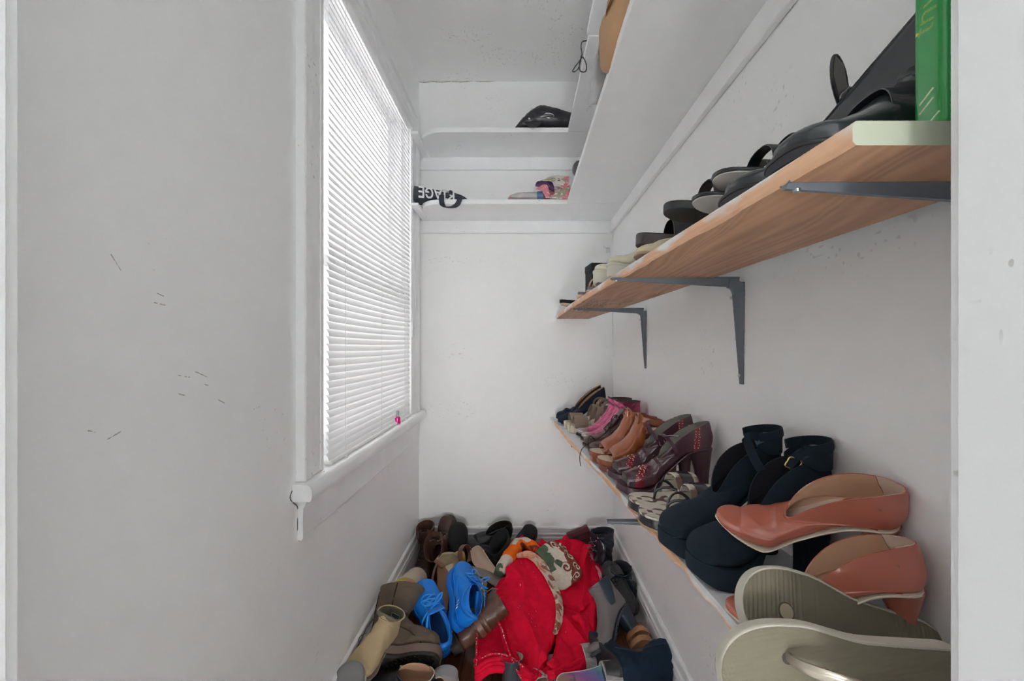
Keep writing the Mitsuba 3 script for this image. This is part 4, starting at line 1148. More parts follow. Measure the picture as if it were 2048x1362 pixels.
# taupe espadrille wedges with ankle straps
def rope(v):
    g = np.sin(v[:, 0] * 420 + np.sign(v[:, 1]) * v[:, 2] * 500) * np.sin(v[:, 2] * 520)
    return np.array([.62, .54, .42]) * (.82 + .26 * g[:, None])


TAUPE = (.24, .185, .145)


def espadrille():
    L = .24
    W = plan(L, ball=.045, heel=.033, waist=.035, toe_p=2.3)
    zf = arch(L, .004, 0, .050)
    zb = lambda x: zf(x) + .030
    v, f = sole(L, W, lambda x: zb(x), lambda x: np.clip((x - .82 * L) * .12, 0, .02) + .0005, .002, n=120)
    v, f = trimesh.remesh.subdivide(v, f); v, f = trimesh.remesh.subdivide(v, f)
    n = vnormals(v, f)
    v = v + n * (np.abs(np.sin(v[:, 2] * 420)) * .0016 + np.sin(v[:, 0] * 600 + v[:, 2] * 400) * .0006)[:, None]
    P = [('rope_sole', (v, f), 'm_matte', rope), ('footbed', bed(L, W, zb, .003), 'm_satin', (.55, .45, .34))]
    x = .77 * L
    P.append(('toe_band', over(x, .046, -.046, float(zb(x)) - .006, .048, .062, .003, 0, 40), 'm_suede', TAUPE))
    zi = float(zb(.3 * L))
    P.append(('ankle_strap', ribbon([[.36 * L, .034, zi + .0], [.38 * L, .040, zi + .045], [.30 * L, .032, zi + .068], [.10 * L, .028, zi + .058], [.0, 0, zi + .052], [.10 * L, -.028, zi + .058], [.30 * L, -.032, zi + .068], [.38 * L, -.040, zi + .045], [.36 * L, -.034, zi]], 'out', .014, .003, 80), 'm_suede', TAUPE))
    P.append(('instep_strap', over(.50 * L, .040, -.040, float(zb(.5 * L)) - .004, .066, .018, .003, -.02, 36), 'm_suede', TAUPE))
    P.append(('counter', ribbon([[.07, .0335, zi + .008], [.02, .031, zi + .012], [-.003, 0, zi + .014], [.02, -.031, zi + .012], [.07, -.0335, zi + .008]], 'out', .040, .003, 30), 'm_suede', TAUPE))
    P.append(('ankle_strap__buckle', buckle([.37 * L, .043, zi + .046], [0, .1, 1], [1, 0, 0], .018, .016, .0012), 'm_metal', (.55, .45, .3)))
    return P


es = espadrille()
place(es, on_low(2.035, .450, 182), 'wedge_sandal', 'taupe suede espadrille wedge with rope sole, next to the navy bow pump', 'sandal', 'taupe espadrilles')
place(mirrored(es), on_low(1.938, .458, 179), 'wedge_sandal', 'taupe suede espadrille wedge with rope sole, next to the pink boot', 'sandal', 'taupe espadrilles')


# navy suede pumps
def navy(bow):
    P, W, zb = pump(.235, NAVY, 'm_suede', .090, (.40, .24, .12), (.50, .30, .14), toe_p=2.1, plat=.012, heel_kind='cone', throat=.64, vamp=.048, counter=.082, toe_h=.032, sag=.012, sole_col=(.03, .03, .03))
    if bow:
        z = float(zb(.76 * .235)) + .040
        for s in (1, -1):
            P.append(('bow', tf(blob([.016, .014, .007], 2, 1, .5, 60), euler([.178, s * .012, z], s * 25, 10, s * 15)), 'm_suede', NAVY))
        P.append(('bow_knot', tf(blob([.007, .006, .007], 2), euler([.178, 0, z + .003])), 'm_suede', NAVY))
    return P


place(navy(True), on_low(2.235, .424, 178), 'high_heel_shoe', 'navy suede heel with a bow on its toe, farthest back on the low board', 'shoe', 'navy suede heels')
place(mirrored(navy(False)), on_low(2.135, .424, 181), 'high_heel_shoe', 'navy suede heel with tan insole, in front of the navy heel with a bow', 'shoe', 'navy suede heels')

# ---------------------------------------------------------------- the upper board, seen from below
ZUP = ZU1 + .0004
BLK, BLKL = (.014, .016, .018), (.022, .026, .028)


def rbox(sx, sy, sz, r, n=5):
    """A box with rounded edges."""
    import manifold3d as m3
    s = m3.Manifold.sphere(r, 4 * n)
    h = m3.Manifold.batch_hull([s.translate([a * (sx / 2 - r), b * (sy / 2 - r), c * (sz / 2 - r)]) for a in (-1, 1) for b in (-1, 1) for c in (-1, 1)])
    v, f, _ = meshkit.arrays(h, False)
    return v, f


# green carton at the near end
gx = thing('green_carton', 'glossy green carton with yellow lettering, standing at the near end of the upper board', 'carton')
W0, H0 = .072, .235
Mg = euler([.3435 + W0 / 2, .3585, ZUP + H0 / 2])
put(gx, 'box', rbox(W0, .031, H0, .007), 'm_gloss', (.012, .215, .040), M=Mg, smooth=50)
put(gx, 'teal_patch', box(-.028, .030, -.0165, -.0153, -.112, -.075, .0004), 'm_gloss', (.01, .20, .165), M=Mg, smooth=False, label='teal corner panel')
put(gx, 'mark', tube([[-.022, -.0168, -.090], [-.015, -.0168, -.084], [-.006, -.0168, -.089], [-.014, -.0168, -.094]], .0009, 30, 6, True), 'm_matte', (.01, .05, .04), M=Mg)
put(gx, 'lettering', tf(text3(['tny'], .017), frame([-.0356, .0005, -.014], [0, -.22, 1], [-1, 0, 0])), 'm_satin', (.50, .42, .05), M=Mg)
for i, (a, b) in enumerate(((-.098, .007), (-.090, .007), (-.112, .002))):
    put(gx, 'slash', tube([[-.0358, b, a], [-.0358, b - .012, a + .008]], .0010, 6, 6), 'm_satin', (.55, .62, .40), M=Mg)


# polished black loafers with squared toes
def loafer():
    L = .235
    P, W, zb, rows = boot(L, BLKL, 'm_gloss', H=.056, heel_h=.022, shaft=.01, shaft_w=.036, toe_p=2.9, toe_h=.036, ball=.049, sole_th=.011, sole_col=(.03, .03, .033), lining=(.05, .045, .04), collar_tilt=.004, sole_grow=.004)
    P.append(('welt', sole(L, W, lambda x: zb(x) + .003, lambda x: zb(x) - .001, .0055), 'm_satin', (.012, .012, .013)))
    P.append(('saddle', over(.60 * L, .0475, -.0475, float(zb(.6 * L)), .0705, .035, .002, -.012, 40), 'm_gloss', BLKL))
    P.append(('gore', over(.50 * L, .0455, -.0455, float(zb(.5 * L)), .081, .008, .002, -.012, 40), 'm_matte', (.06, .06, .062)))
    return P


lf = loafer()
place(lf, euler([.513, .447, ZUP], 178), 'loafer', 'polished black loafer with a squared toe, nearest the green carton', 'shoe', 'polished black loafers')
place(mirrored(lf), euler([.513, .566, ZUP], 180), 'loafer', 'polished black loafer with a squared toe, next to the thin black sandal', 'shoe', 'polished black loafers')

# a flat black handbag lying on the loafers' heels, its tab standing up
k = thing('handbag', 'flat black handbag with a buckled tab sticking up, resting on the polished loafers', 'bag')
Mh = euler([.450, .525, ZUP + .110], 90, -17, 0)
put(k, 'body', rbox(.27, .055, .095, .012), 'm_leather', BLKL, M=Mh, smooth=50)
put(k, 'piping', cat(*[tube([[-.125, s * .022, .046], [0, s * .022, .047], [.125, s * .022, .046]], .0028, 20, 8) for s in (1, -1)]), 'm_gloss', (.03, .032, .035), M=Mh)
put(k, 'zip', tube([[-.12, 0, .047], [0, 0, .0485], [.12, 0, .047]], .0022, 20, 6), 'm_metal', (.35, .34, .33), M=Mh)
put(k, 'tab', prism([(-.011, 0), (.011, 0), (.013, .045), (0, .062), (-.013, .045)], 'y', -.002, .002), 'm_leather', (.10, .09, .08), M=euler([.440, .578, ZUP + .152], 20, 40, 12), smooth=False)
put(k, 'tab_edge', tube([[-.011, 0, 0], [-.013, 0, .045], [0, 0, .062], [.013, 0, .045], [.011, 0, 0]], .0022, 40, 6), 'm_leather', BLK, M=euler([.440, .578, ZUP + .152], 20, 40, 12))
put(k, 'buckle', buckle([0, -.004, .006], [1, 0, 0], [0, 0, 1], .026, .018, .0014), 'm_metal', (.2, .2, .2), M=euler([.440, .578, ZUP + .152], 20, 40, 12))

# thin black heeled sandals with dark straps
def thin_sandal(under, bedc, straps, L=.245, hh=.05, ws=.018):
    P, W, zt = slide(L, bedc, under, BLK, hh, .008, ws, .052, .70, 'm_leather', n_straps=straps)
    P[0] = ('sole', P[0][1], 'm_satin', under)
    P.append(('rim', sole(L, W, lambda x: zt(x) + .0006, lambda x: zt(x) - .006, .0014), 'm_leather', BLK))
    return P


P = thin_sandal((.52, .48, .43), BLK, 2)
z = .09
P.append(('ankle_strap', ribbon([[.09, .035, .055], [.08, .036, .10], [.03, .02, .115], [0, 0, .11], [.03, -.02, .115], [.08, -.036, .10], [.09, -.035, .055]], 'out', .012, .003, 60), 'm_leather', BLK))
place(P, from_toe(at(1428, 368, .655), [-1, .03, .05], [0, 0, 1], .245), 'heeled_sandal', 'thin black sandal with pale underside and an ankle strap, next to the polished loafer', 'sandal', 'thin black sandals')
place(mirrored(P[:-1]), from_toe(at(1388, 412, .705), [-1, -.02, .03], [0, 0, 1], .245), 'heeled_sandal', 'thin black sandal with pale underside, between the ankle-strap sandal and the beige-bedded sandal', 'sandal', 'thin black sandals')
# long black sandal with a beige footbed
P, W, zt = slide(.25, (.56, .50, .36), BLK, BLK, .0, .014, .022, .060, .66, 'm_leather', n_straps=1)
P.append(('gold_trim', tube([[.12, -.036, .022], [.10, -.036, .022], [.08, -.035, .022]], .0035, 10, 8), 'm_metal', (.6, .42, .12)))
place(P, from_toe(at(1328, 432, .80), [-1, .02, .03], [0, 0, 1], .25), 'slide_sandal', 'black sandal with a beige footbed and raised toe, in the middle of the upper board', 'sandal')
# beige flats
P, W, zb = pump(.235, (.50, .42, .27), 'm_leather', .014, (.55, .47, .33), (.55, .47, .33), toe_p=3.2, throat=.62, vamp=.045, counter=.05, heel_kind='block', sag=.004, sole_col=(.3, .2, .12))
place(P, euler([.475, .885, ZUP], 180), 'flat_shoe', 'beige flat shoe with a square toe, between two black sandals', 'shoe')
# black slide with a wide band
P, W, zt = slide(.25, (.02, .02, .022), (.055, .042, .040), BLK, .0, .024, .052, .058, .60, 'm_leather', sole_mat='m_satin')
place(P, from_toe(at(1272, 497, 1.0), [-1, .02, .03], [0, 0, 1], .25), 'slide_sandal', 'black slide with one wide band and a thick dark sole, next to the cream shoes', 'sandal')
P, W, zb = pump(.235, (.30, .27, .235), 'm_leather', .012, (.42, .38, .33), (.42, .38, .33), toe_p=1.9, throat=.62, vamp=.05, counter=.06, heel_kind='block', sag=.0)
place(P, euler([.497, 1.095, ZUP], 178, 0, 0), 'flat_shoe', 'taupe grey flat shoe behind the black slide', 'shoe')


# cream platform slip-ons, one stacked on the other
def cream_shoe():
    L = .24
    P, W, zb, rows = boot(L, (.60, .56, .42), 'm_leather', H=.058, heel_h=.0, shaft=.01, shaft_w=.036, toe_p=2.4, toe_h=.034, ball=.048, sole_th=.034, sole_col=(.56, .53, .45), lining=(.5, .32, .22), sole_grow=.004, toe_spring=.014)
    P.append(('foxing', sole(L, W, lambda x: zb(x) + .004, lambda x: zb(x) - .004, .0055), 'm_satin', (.50, .47, .38)))
    P.append(('tread', sole(L, W, lambda x: zb(x) - .0335 + np.clip((x - .8 * L) * .1, 0, .01), lambda x: zb(x) - .040 + np.clip((x - .8 * L) * .12, 0, .012), .0), 'm_satin', (.16, .10, .07)))
    return P


cs = cream_shoe()
place(cs, euler([.490, 1.20, ZUP + .006], 179), 'slip_on_shoe', 'cream platform slip-on nearest the black slide, heel raised on its mate', 'shoe', 'cream slip-ons')
place(mirrored(cs), euler([.470, 1.32, ZUP + .006], 181), 'slip_on_shoe', 'cream platform slip-on beside the blush strappy sandals', 'shoe', 'cream slip-ons')

# blush strappy sandals
BLUSH = (.62, .40, .29)


def strappy():
    L = .24
    P, W, zt = slide(L, BLUSH, (.16, .11, .115), BLUSH, .0, .020, .012, .05, .74, 'm_leather', n_straps=2)
    P.append(('sole_edge', sole(L, W, lambda x: zt(x) - .010, lambda x: zt(x) - .0202, .003), 'm_satin', (.60, .38, .27)))
    for i, (x, h) in enumerate(((.62, .085), (.50, .10), (.40, .095))):
        P.append(('strap', tube([[x * L + .03, .03, .02], [x * L + .045, .025, h * .6], [x * L + .02, 0, h], [x * L - .02, -.03, h * .7], [x * L, -.036, .02]], .0032, 36, 8), 'm_leather', BLUSH))
    return P


sp = strappy()
place(sp, euler([.470, 1.470, ZUP], 182), 'strappy_sandal', 'blush sandal with looping thin straps, next to the cream slip-ons', 'sandal', 'blush strappy sandals')
place(mirrored(sp), euler([.455, 1.590, ZUP], 178), 'strappy_sandal', 'blush sandal with looping thin straps, next to the black footbed sandal', 'sandal', 'blush strappy sandals')
P, W, zt = slide(.25, (.62, .44, .34), (.52, .34, .24), BLK, .0, .020, .05, .05, .55, 'm_suede')
P.append(('rim', sole(.25, W, lambda x: zt(x) + .002, lambda x: zt(x) - .012, .004), 'm_suede', BLK))
place(P, euler([.425, 1.86, ZUP], 180), 'slide_sandal', 'black edged sandal with a blush footbed, farthest back on the upper board', 'sandal')
k = thing('shoe_box', 'tall black box standing behind the strappy sandals near the back wall', 'box')
put(k, 'box', rbox(.075, .11, .20, .003, 2), 'm_matte', (.012, .016, .015), M=euler([.350, 1.965, ZUP + .1005], 6), smooth=30)
put(k, 'lid', box(-.0395, .0395, -.057, .057, .068, .1012, .002), 'm_matte', (.013, .017, .016), M=euler([.350, 1.965, ZUP + .1005], 6), smooth=False)
# small metal hook on the back wall
k = thing('wall_hook', 'small chrome hook screwed to the back wall near the corner', 'hook')
put(k, 'plate', box(-.012, .012, -.0025, 0, -.016, .016, .001), 'm_metal', (.7, .7, .68), M=euler([at(1216, 500, D)[0], D, at(1216, 500, D)[2]]), smooth=False)
put(k, 'hook', tube([[0, -.002, .008], [0, -.02, .010], [-.012, -.034, .004], [-.028, -.036, .006], [-.032, -.034, .016]], .0028, 30, 8), 'm_metal', (.7, .7, .68), M=euler([at(1216, 500, D)[0], D, at(1216, 500, D)[2]]))

# ---------------------------------------------------------------- white shelves: bags and bundles
zt1, zt2 = ZS1 + TH + .0006, ZS2 + TH + .0006


def slump(rows, n=60, k=48, bump=.01, freq=14, seed=2, e=2.4):
    """A soft bag: rows of (x centre, z centre, half x-depth, half height, y offset) lofted along y with creases."""
    r = np.asarray(rows, float)
    g = PchipInterpolator(np.linspace(0, 1, len(r)), r)(np.linspace(0, 1, n))
    a = np.arange(k) * 2 * np.pi / k
    c, s = np.cos(a), np.sin(a)
    R = np.stack([np.stack([q[4] + q[2] * np.sign(c) * np.abs(c) ** (2 / e), 0 * a + q[0], q[1] + q[3] * np.sign(s) * np.abs(s) ** (2 / e)], 1) for q in g])
    v, f = loft(R)
    nn = vnormals(v, f)
    return v + nn * ((meshkit.fbm(v * freq, 4, seed) - .5) * bump)[:, None], f


# black leather bag, upper back shelf; its local y runs along world x
k = thing('leather_bag', 'slumped black leather bag with a clasp on the upper white back shelf', 'bag')
px0, px1 = at(1026, 250, YS + .06)[0], at(1150, 250, YS + .06)[0]
m = slump([(0, .004, .02, .003, 0), (.03, .022, .06, .022, 0), (.085, .052, .075, .050, 0), (.14, .068, .085, .066, 0), (.20, .060, .085, .058, .0), (.26, .052, .08, .050, 0), (.30, .046, .075, .044, 0)], bump=.016, freq=16)
Mb = frame([px0, YS + .075, zt2], [0, 1, 0]); Mb[:3, 1] = [1, 0, 0]
put(k, 'body', m, 'm_leather', (.018, .018, .022), M=Mb, smooth=60)
for a, b in ((.092, .088), (.080, .040)):
    put(k, 'stud', blob([.005, .004, .005], 2), 'm_metal', (.7, .68, .64), M=euler([px0 + a, YS - .004, zt2 + b]))
put(k, 'flap_corner', sheet([[[px0 + .05, YS - .006, zt2 + .03], [px0 + .10, YS - .012, zt2 + .02], [px0 + .15, YS - .008, zt2 + .03]], [[px0 + .07, YS - .012, zt2 + .002], [px0 + .10, YS - .016, zt2 - .010], [px0 + .13, YS - .012, zt2 + .004]]], .004, 14, 20), 'm_leather', (.02, .02, .024))
put(k, 'clasp', cat(tube([[px0 + .135, YS - .010, zt2 + .045], [px0 + .16, YS - .014, zt2 + .050], [px0 + .19, YS - .012, zt2 + .052]], .005, 14, 10), tube([[px0 + .155, YS - .012, zt2 + .058], [px0 + .185, YS - .014, zt2 + .060], [px0 + .20, YS - .012, zt2 + .048], [px0 + .17, YS - .014, zt2 + .040]], .0022, 30, 6, True)), 'm_metal', (.28, .27, .27))

# navy holdall with white letters, upside down, lower back shelf
k = thing('holdall_bag', 'navy holdall with white upside-down lettering at the window end of the lower white shelf', 'bag')
bx0 = at(829, 380, YS + .05)[0]
m = slump([(0, .046, .02, .034, 0), (.004, .042, .055, .042, 0), (.06, .036, .062, .036, 0), (.15, .028, .060, .028, 0), (.22, .020, .05, .020, 0), (.27, .006, .03, .006, 0)], bump=.010, freq=20, seed=5)
Mb = frame([bx0, YS + .065, zt1], [0, 1, 0]); Mb[:3, 1] = [1, 0, 0]
put(k, 'body', m, 'm_satin', (.022, .028, .040), M=Mb, smooth=60)
let = meshkit.text_mesh('KIAGE', .046, .0012, bold=True)
lv = np.array(let.vertices); lv[:, 0] -= lv[:, 0].mean(); lv[:, 1] -= .023
lw = lv.copy(); s = lv[:, 0] / np.abs(lv[:, 0]).max(); lw[:, 1] *= .92 + .30 * s; lw[:, 0] *= .175 / (lv[:, 0].max() - lv[:, 0].min())
wx, wz = bx0 + .118 - lw[:, 0], zt1 + .037 - lw[:, 1] * 1.0 - (.118 - lw[:, 0] - .04) * .13
lw = np.stack([wx, YS - .006 - lv[:, 2] + np.abs(wz - zt1 - .036) * .30 + .006 * (wx - bx0) / .2, wz], 1)
put(k, 'lettering', (lw, np.array(let.faces)), 'm_matte', (.70, .70, .70), smooth=False)
put(k, 'handle_strap', ribbon([[bx0 + .145, YS + .0, zt1 + .020], [bx0 + .145, YS - .006, zt1 - .004], [bx0 + .155, YS - .008, zt1 - .034], [bx0 + .19, YS - .010, zt1 - .042], [bx0 + .225, YS - .008, zt1 - .024], [bx0 + .235, YS - .004, zt1 + .004], [bx0 + .24, YS + .015, zt1 + .014]], [[0, -1, .1], [0, -1, 0], [0, -1, .4], [0, -.5, 1], [0, -1, .6], [0, -1, .2], [0, -.3, 1]], .025, .003, 60), 'm_satin', (.02, .026, .036))
put(k, 'strap_roll', tube([[bx0 + .185, YS + .03, zt1 + .03], [bx0 + .188, YS + .0, zt1 + .034]], .011, 6, 14), 'm_satin', (.02, .025, .036))

# clear pouch and bright cloth bundle
k = thing('plastic_pouch', 'clear plastic pouch of small things with a blue band on the lower white shelf', 'pouch')
qx = at(1014, 390, YS + .05)[0]
m = slump([(0, .006, .02, .004, 0), (.03, .022, .035, .020, 0), (.10, .026, .04, .024, 0), (.175, .026, .045, .024, 0)], 40, 32, .006, 26, 4)
Mb = frame([qx, YS + .055, zt1], [0, 1, 0]); Mb[:3, 1] = [1, 0, 0]
put(k, 'film', m, 'm_clear', (.62, .58, .58), M=Mb, smooth=60)
rng = np.random.default_rng(4)
for i in range(9):
    c = [(.45, .2, .12), (.3, .25, .4), (.12, .14, .08), (.5, .42, .3), (.35, .14, .18)][i % 5]
    put(k, 'trinket', blob([.006 + .004 * rng.random(), .005, .009 + .008 * rng.random()], 2, 1, .5, 60, i), 'm_satin', c, M=euler([qx + .02 + .013 * i, YS + .038 + .012 * rng.random(), zt1 + .018], rng.random() * 180, 50))
put(k, 'band', slump([(.150, .026, .046, .026, 0), (.180, .026, .047, .026, 0)], 8, 40, .001, 20, 4), 'm_satin', (.08, .15, .28), M=Mb, smooth=60)


def jolly(v):
    n = meshkit.fbm(v * 38, 3, 3)
    m = meshkit.fbm(v * 16 + 5, 2, 9)
    dots = meshkit.noise(v * 150, 2) > .72
    c = np.where((m > .54)[:, None], (.60, .20, .24), np.where((m < .40)[:, None], (.16, .09, .17), (.62, .58, .54)))
    c = np.where(((n > .60) & (m > .4))[:, None], (.33, .30, .22), c)
    return np.where((dots)[:, None], (.66, .64, .60), c)


k = thing('cloth_bundle', 'crumpled patterned bag in pink, white and purple at the corner of the white shelves', 'bag')
cx = at(1090, 380, YS + .06)[0]
put(k, 'body', tf(blob([.070, .062, .040], 5, .9, .9, 17, 6), euler([cx + .060, YS + .085, zt1 + .040])), 'm_fleece', jolly, smooth=True)
put(k, 'lining', sheet([[[cx - .042, YS + .004, zt1 + .086], [cx + .0, YS - .004, zt1 + .094], [cx + .035, YS - .002, zt1 + .080]], [[cx - .050, YS + .002, zt1 + .068], [cx + .0, YS - .014, zt1 + .070], [cx + .04, YS - .012, zt1 + .050]], [[cx - .030, YS + .004, zt1 + .060], [cx + .005, YS - .002, zt1 + .052], [cx + .04, YS + .0, zt1 + .034]]], .003, 24, 30, .008, 40), 'm_satin', (.060, .018, .075), smooth=60)
put(k, 'flap', sheet([[[cx - .052, YS + .03, zt1 + .072], [cx + .0, YS + .01, zt1 + .105], [cx + .06, YS + .0, zt1 + .118], [cx + .115, YS + .0, zt1 + .110]], [[cx - .034, YS + .008, zt1 + .088], [cx + .02, YS - .016, zt1 + .094], [cx + .07, YS - .02, zt1 + .082], [cx + .11, YS - .01, zt1 + .080]], [[cx - .02, YS - .004, zt1 + .086], [cx + .025, YS - .022, zt1 + .078], [cx + .065, YS - .026, zt1 + .058], [cx + .10, YS - .012, zt1 + .045]]], .004, 40, 60, .008, 40, 4), 'm_fleece', jolly, smooth=True)
put(k, 'pink_fold', sheet([[[cx - .050, YS + .01, zt1 + .052], [cx - .01, YS - .008, zt1 + .072], [cx + .012, YS - .01, zt1 + .066]], [[cx - .020, YS + .0, zt1 + .040], [cx + .0, YS - .014, zt1 + .036], [cx + .016, YS - .012, zt1 + .030]], [[cx + .0, YS - .004, zt1 + .004], [cx + .006, YS - .012, zt1 + .002], [cx + .018, YS - .01, zt1 + .004]]], .004, 34, 24, .006, 50, 8), 'm_fleece', jolly, smooth=True)
put(k, 'front_fold', sheet([[[cx + .015, YS - .006, zt1 + .003], [cx + .06, YS - .016, zt1 + .034], [cx + .115, YS - .012, zt1 + .066]], [[cx + .04, YS - .010, zt1 + .001], [cx + .08, YS - .020, zt1 + .014], [cx + .12, YS - .014, zt1 + .030]], [[cx + .06, YS - .008, zt1 - .002], [cx + .09, YS - .014, zt1 - .004], [cx + .12, YS - .010, zt1 + .002]]], .004, 30, 36, .008, 45, 3), 'm_fleece', jolly, smooth=True)

# brown paper bag on the long white shelf
k = thing('paper_bag', 'brown paper bag beside a folded grey cloth on the long lower white shelf', 'bag')
pv = at(1222, 100, 1.10)
yb = 1.06
put(k, 'bag', tf(blob([.060, .085, .075], 4, .62, .35, 16, 5), euler([XS + .040, yb, zt1 + .060], 8)), 'm_satin', (.36, .205, .105), smooth=25)
put(k, 'folded_top', sheet([[[XS - .035 + .016, yb - .07, zt1 + .09], [XS - .035 + .014, yb, zt1 + .085], [XS - .035 + .018, yb + .09, zt1 + .06]], [[XS - .035 + .03, yb - .08, zt1 + .135], [XS - .035 + .035, yb, zt1 + .145], [XS - .035 + .03, yb + .08, zt1 + .11]], [[XS - .035 + .07, yb - .085, zt1 + .155], [XS - .035 + .08, yb - .01, zt1 + .165], [XS - .035 + .08, yb + .07, zt1 + .14]]], .002, 26, 40, .012, 22, 7), 'm_satin', (.40, .235, .125), smooth=25)
k = thing('folded_cloth', 'folded grey cloth leaning on the brown paper bag on the long white shelf', 'cloth')
put(k, None, sheet([[[XS - .030 + .012, yb + .085, zt1 + .085], [XS - .030 + .05, yb + .10, zt1 + .095], [XS - .030 + .09, yb + .10, zt1 + .09]], [[XS - .030 + .004, yb + .14, zt1 + .05], [XS - .030 + .05, yb + .15, zt1 + .055], [XS - .030 + .09, yb + .15, zt1 + .05]], [[XS - .030 + .012, yb + .22, zt1 + .006], [XS - .030 + .05, yb + .22, zt1 + .008], [XS - .030 + .09, yb + .22, zt1 + .006]]], .012, 30, 20, .004, 20, 3), 'm_fleece', (.42, .42, .42), smooth=True)
k = thing('hanging_cord', 'thin dark cord tied in a loop over the edge of the upper white shelf', 'cord')
q = at(1166, 62, .66 * D)
q = np.array([XS - .004 - .003, 1.52, zt2 + .01])
put(k, None, tube([q + [.03, -.0, .012], q + [.0, 0, .008], q + [-.004, 0, -.012], q + [-.002, -.004, -.045], q + [-.020, -.004, -.075], q + [-.034, 0, -.098], q + [-.016, .002, -.088], q + [-.001, 0, -.046], q + [.014, -.002, -.074], q + [.010, 0, -.098], q + [-.006, .003, -.094], q + [-.010, .002, -.072], q + [-.003, 0, -.04]], .0020, 120, 8), 'm_matte', (.05, .05, .048))
k = thing('dark_pouch', 'small dark pouch peeking over the edge of the long lower white shelf', 'pouch')
put(k, None, tf(blob([.035, .05, .032], 4, .9, .5, 22, 5), euler([XS + .030, 1.80, zt1 + .032])), 'm_leather', (.07, .07, .072), smooth=True)
# nail polish on the stool
k = thing('nail_polish', 'small bottle of bright pink nail polish on the window stool', 'bottle')
pq = at(796, 849, 196 * F * U / 245 * 1.0)
pq = np.array([XL + .021, .795 * D, EYE - 121.5 * U + .0004])
put(k, 'bottle', lathe([[0, 0], [.011, 0], [.0125, .002], [.0125, .028], [.010, .033], [.006, .035], [0, .035]], 28), 'm_gloss', (.60, .012, .20), M=euler(pq))
put(k, 'cap', lathe([[0, .034], [.0068, .034], [.0064, .058], [.005, .0605], [0, .061]], 24), 'm_satin', (.30, .31, .31), M=euler(pq))
put(k, 'base', lathe([[0, 0], [.0122, 0], [.0128, .0018], [.0126, .0040], [0, .0040]], 28), 'm_gloss', (.66, .45, .52), M=euler(pq))

# ---------------------------------------------------------------- the heap on the floor
BROWN, TAN, RED = (.060, .026, .020), (.30, .17, .10), (.64, .007, .036)


def eyelets(P, pts, col=(.45, .33, .2)):
    P.append(('eyelet', cat(*[(np.array(_ball.vertices) * .0032 + p, _ball.faces) for p in pts]), 'm_metal', col))


_ball = trimesh.creation.icosphere(subdivisions=1)


def lace_boot(H=.175, col=BROWN, slump_=0.0, mat='m_leather', seed=1, cuff=True, L=.25, metal=(.50, .36, .22)):
    P, W, zb, rows = boot(L, col, mat, H=H, heel_h=.032, shaft=.045, shaft_w=.043, toe_h=.040, ball=.047, sole_th=.010, sole_col=(.02, .015, .013), lining=(.10, .045, .03), wrinkle=.004, seed=seed, slump=slump_)
    z0 = float(zb(0))
    f = lambda t: (np.array([.60 * L - t * .048 + slump_ * max(0, t - .5), 0, z0 + .055 + t * (H - .06)]), np.array([0, 1., 0]), np.array([.93, 0, .35]))
    P.append(lace_rows(lambda t: (f(t)[0] + np.array([.004, 0, .001]), *f(t)[1:]), 6, .020, .0017, (.03, .016, .012), [[f(.95)[0] + [.006, 0, 0], f(.95)[0] + [.022, .022, -.005], f(.8)[0] + [.024, .03, -.01], f(.9)[0] + [.008, 0, 0], f(.85)[0] + [.02, -.02, -.02], f(.7)[0] + [.02, -.025, -.04]]]))
    eyelets(P, [f(i / 6)[0] + np.array([.002, s * .019, .003]) for i in range(7) for s in (1, -1)], metal)
    if cuff:
        a = np.linspace(.5, 2 * np.pi - .5, 21)
        c = (rows[-1][0] + rows[-1][2]) / 2
        w = (rows[-1][0] - rows[-1][2]) / 2
        P.append(('cuff', ribbon([[c + (w + .003) * math.cos(q), .0455 * math.sin(q), z0 + H - .014 - .006 * math.cos(q)] for q in a], 'out', .034, .004, 60), mat, tuple(np.array(col) * 1.3)))
    P.append(('toe_seam', over(.68 * L, .047, -.047, z0 - .02, .052, .004, .002, 0, 30), mat, tuple(np.array(col) * .6)))
    return P


place(lace_boot(.19), frame([-.508, 2.318, 0], [.06, -1, 0]), 'lace_up_boot', 'dark brown laced boot standing upright in the corner, toe forward', 'boot', 'dark brown laced boots')
place(mirrored(lace_boot(.21, slump_=.03, seed=5)), frame([-.400, 2.24, .030], [.03, .42, .9], [-.10, -.95, .25]), 'lace_up_boot', 'dark brown laced boot lying on its back with toe pointing up, beside its upright mate', 'boot', 'dark brown laced boots')
P, W, zb, rows = boot(.25, (.022, .023, .025), 'm_suede', H=.05, heel_h=.0, toe_h=.045, ball=.048, sole_th=.006)
place(P, frame([-.325, 2.22, .010], [-.02, .16, 1], [0, -1, .1]), 'slipper', 'dark grey felt slipper propped up on its heel, next to the toe-up brown boot', 'shoe')
k = thing('yellow_pouch', 'small yellow pouch with a folded top, between the grey slipper and the tan tote', 'pouch')
yp = at(918, 1112, 2.13)
put(k, 'body', tf(blob([.034, .02, .062], 4, .75, .2, 20), euler(yp + [0, 0, -.035], 15)), 'm_satin', (.60, .40, .075), smooth=40)
put(k, 'flap', prism([(-.034, -.03), (.0, .036), (.034, -.03)], 'y', -.003, .003), 'm_satin', (.66, .46, .10), M=euler(yp + [.004, -.026, .008], 20, 0, 0), smooth=False)

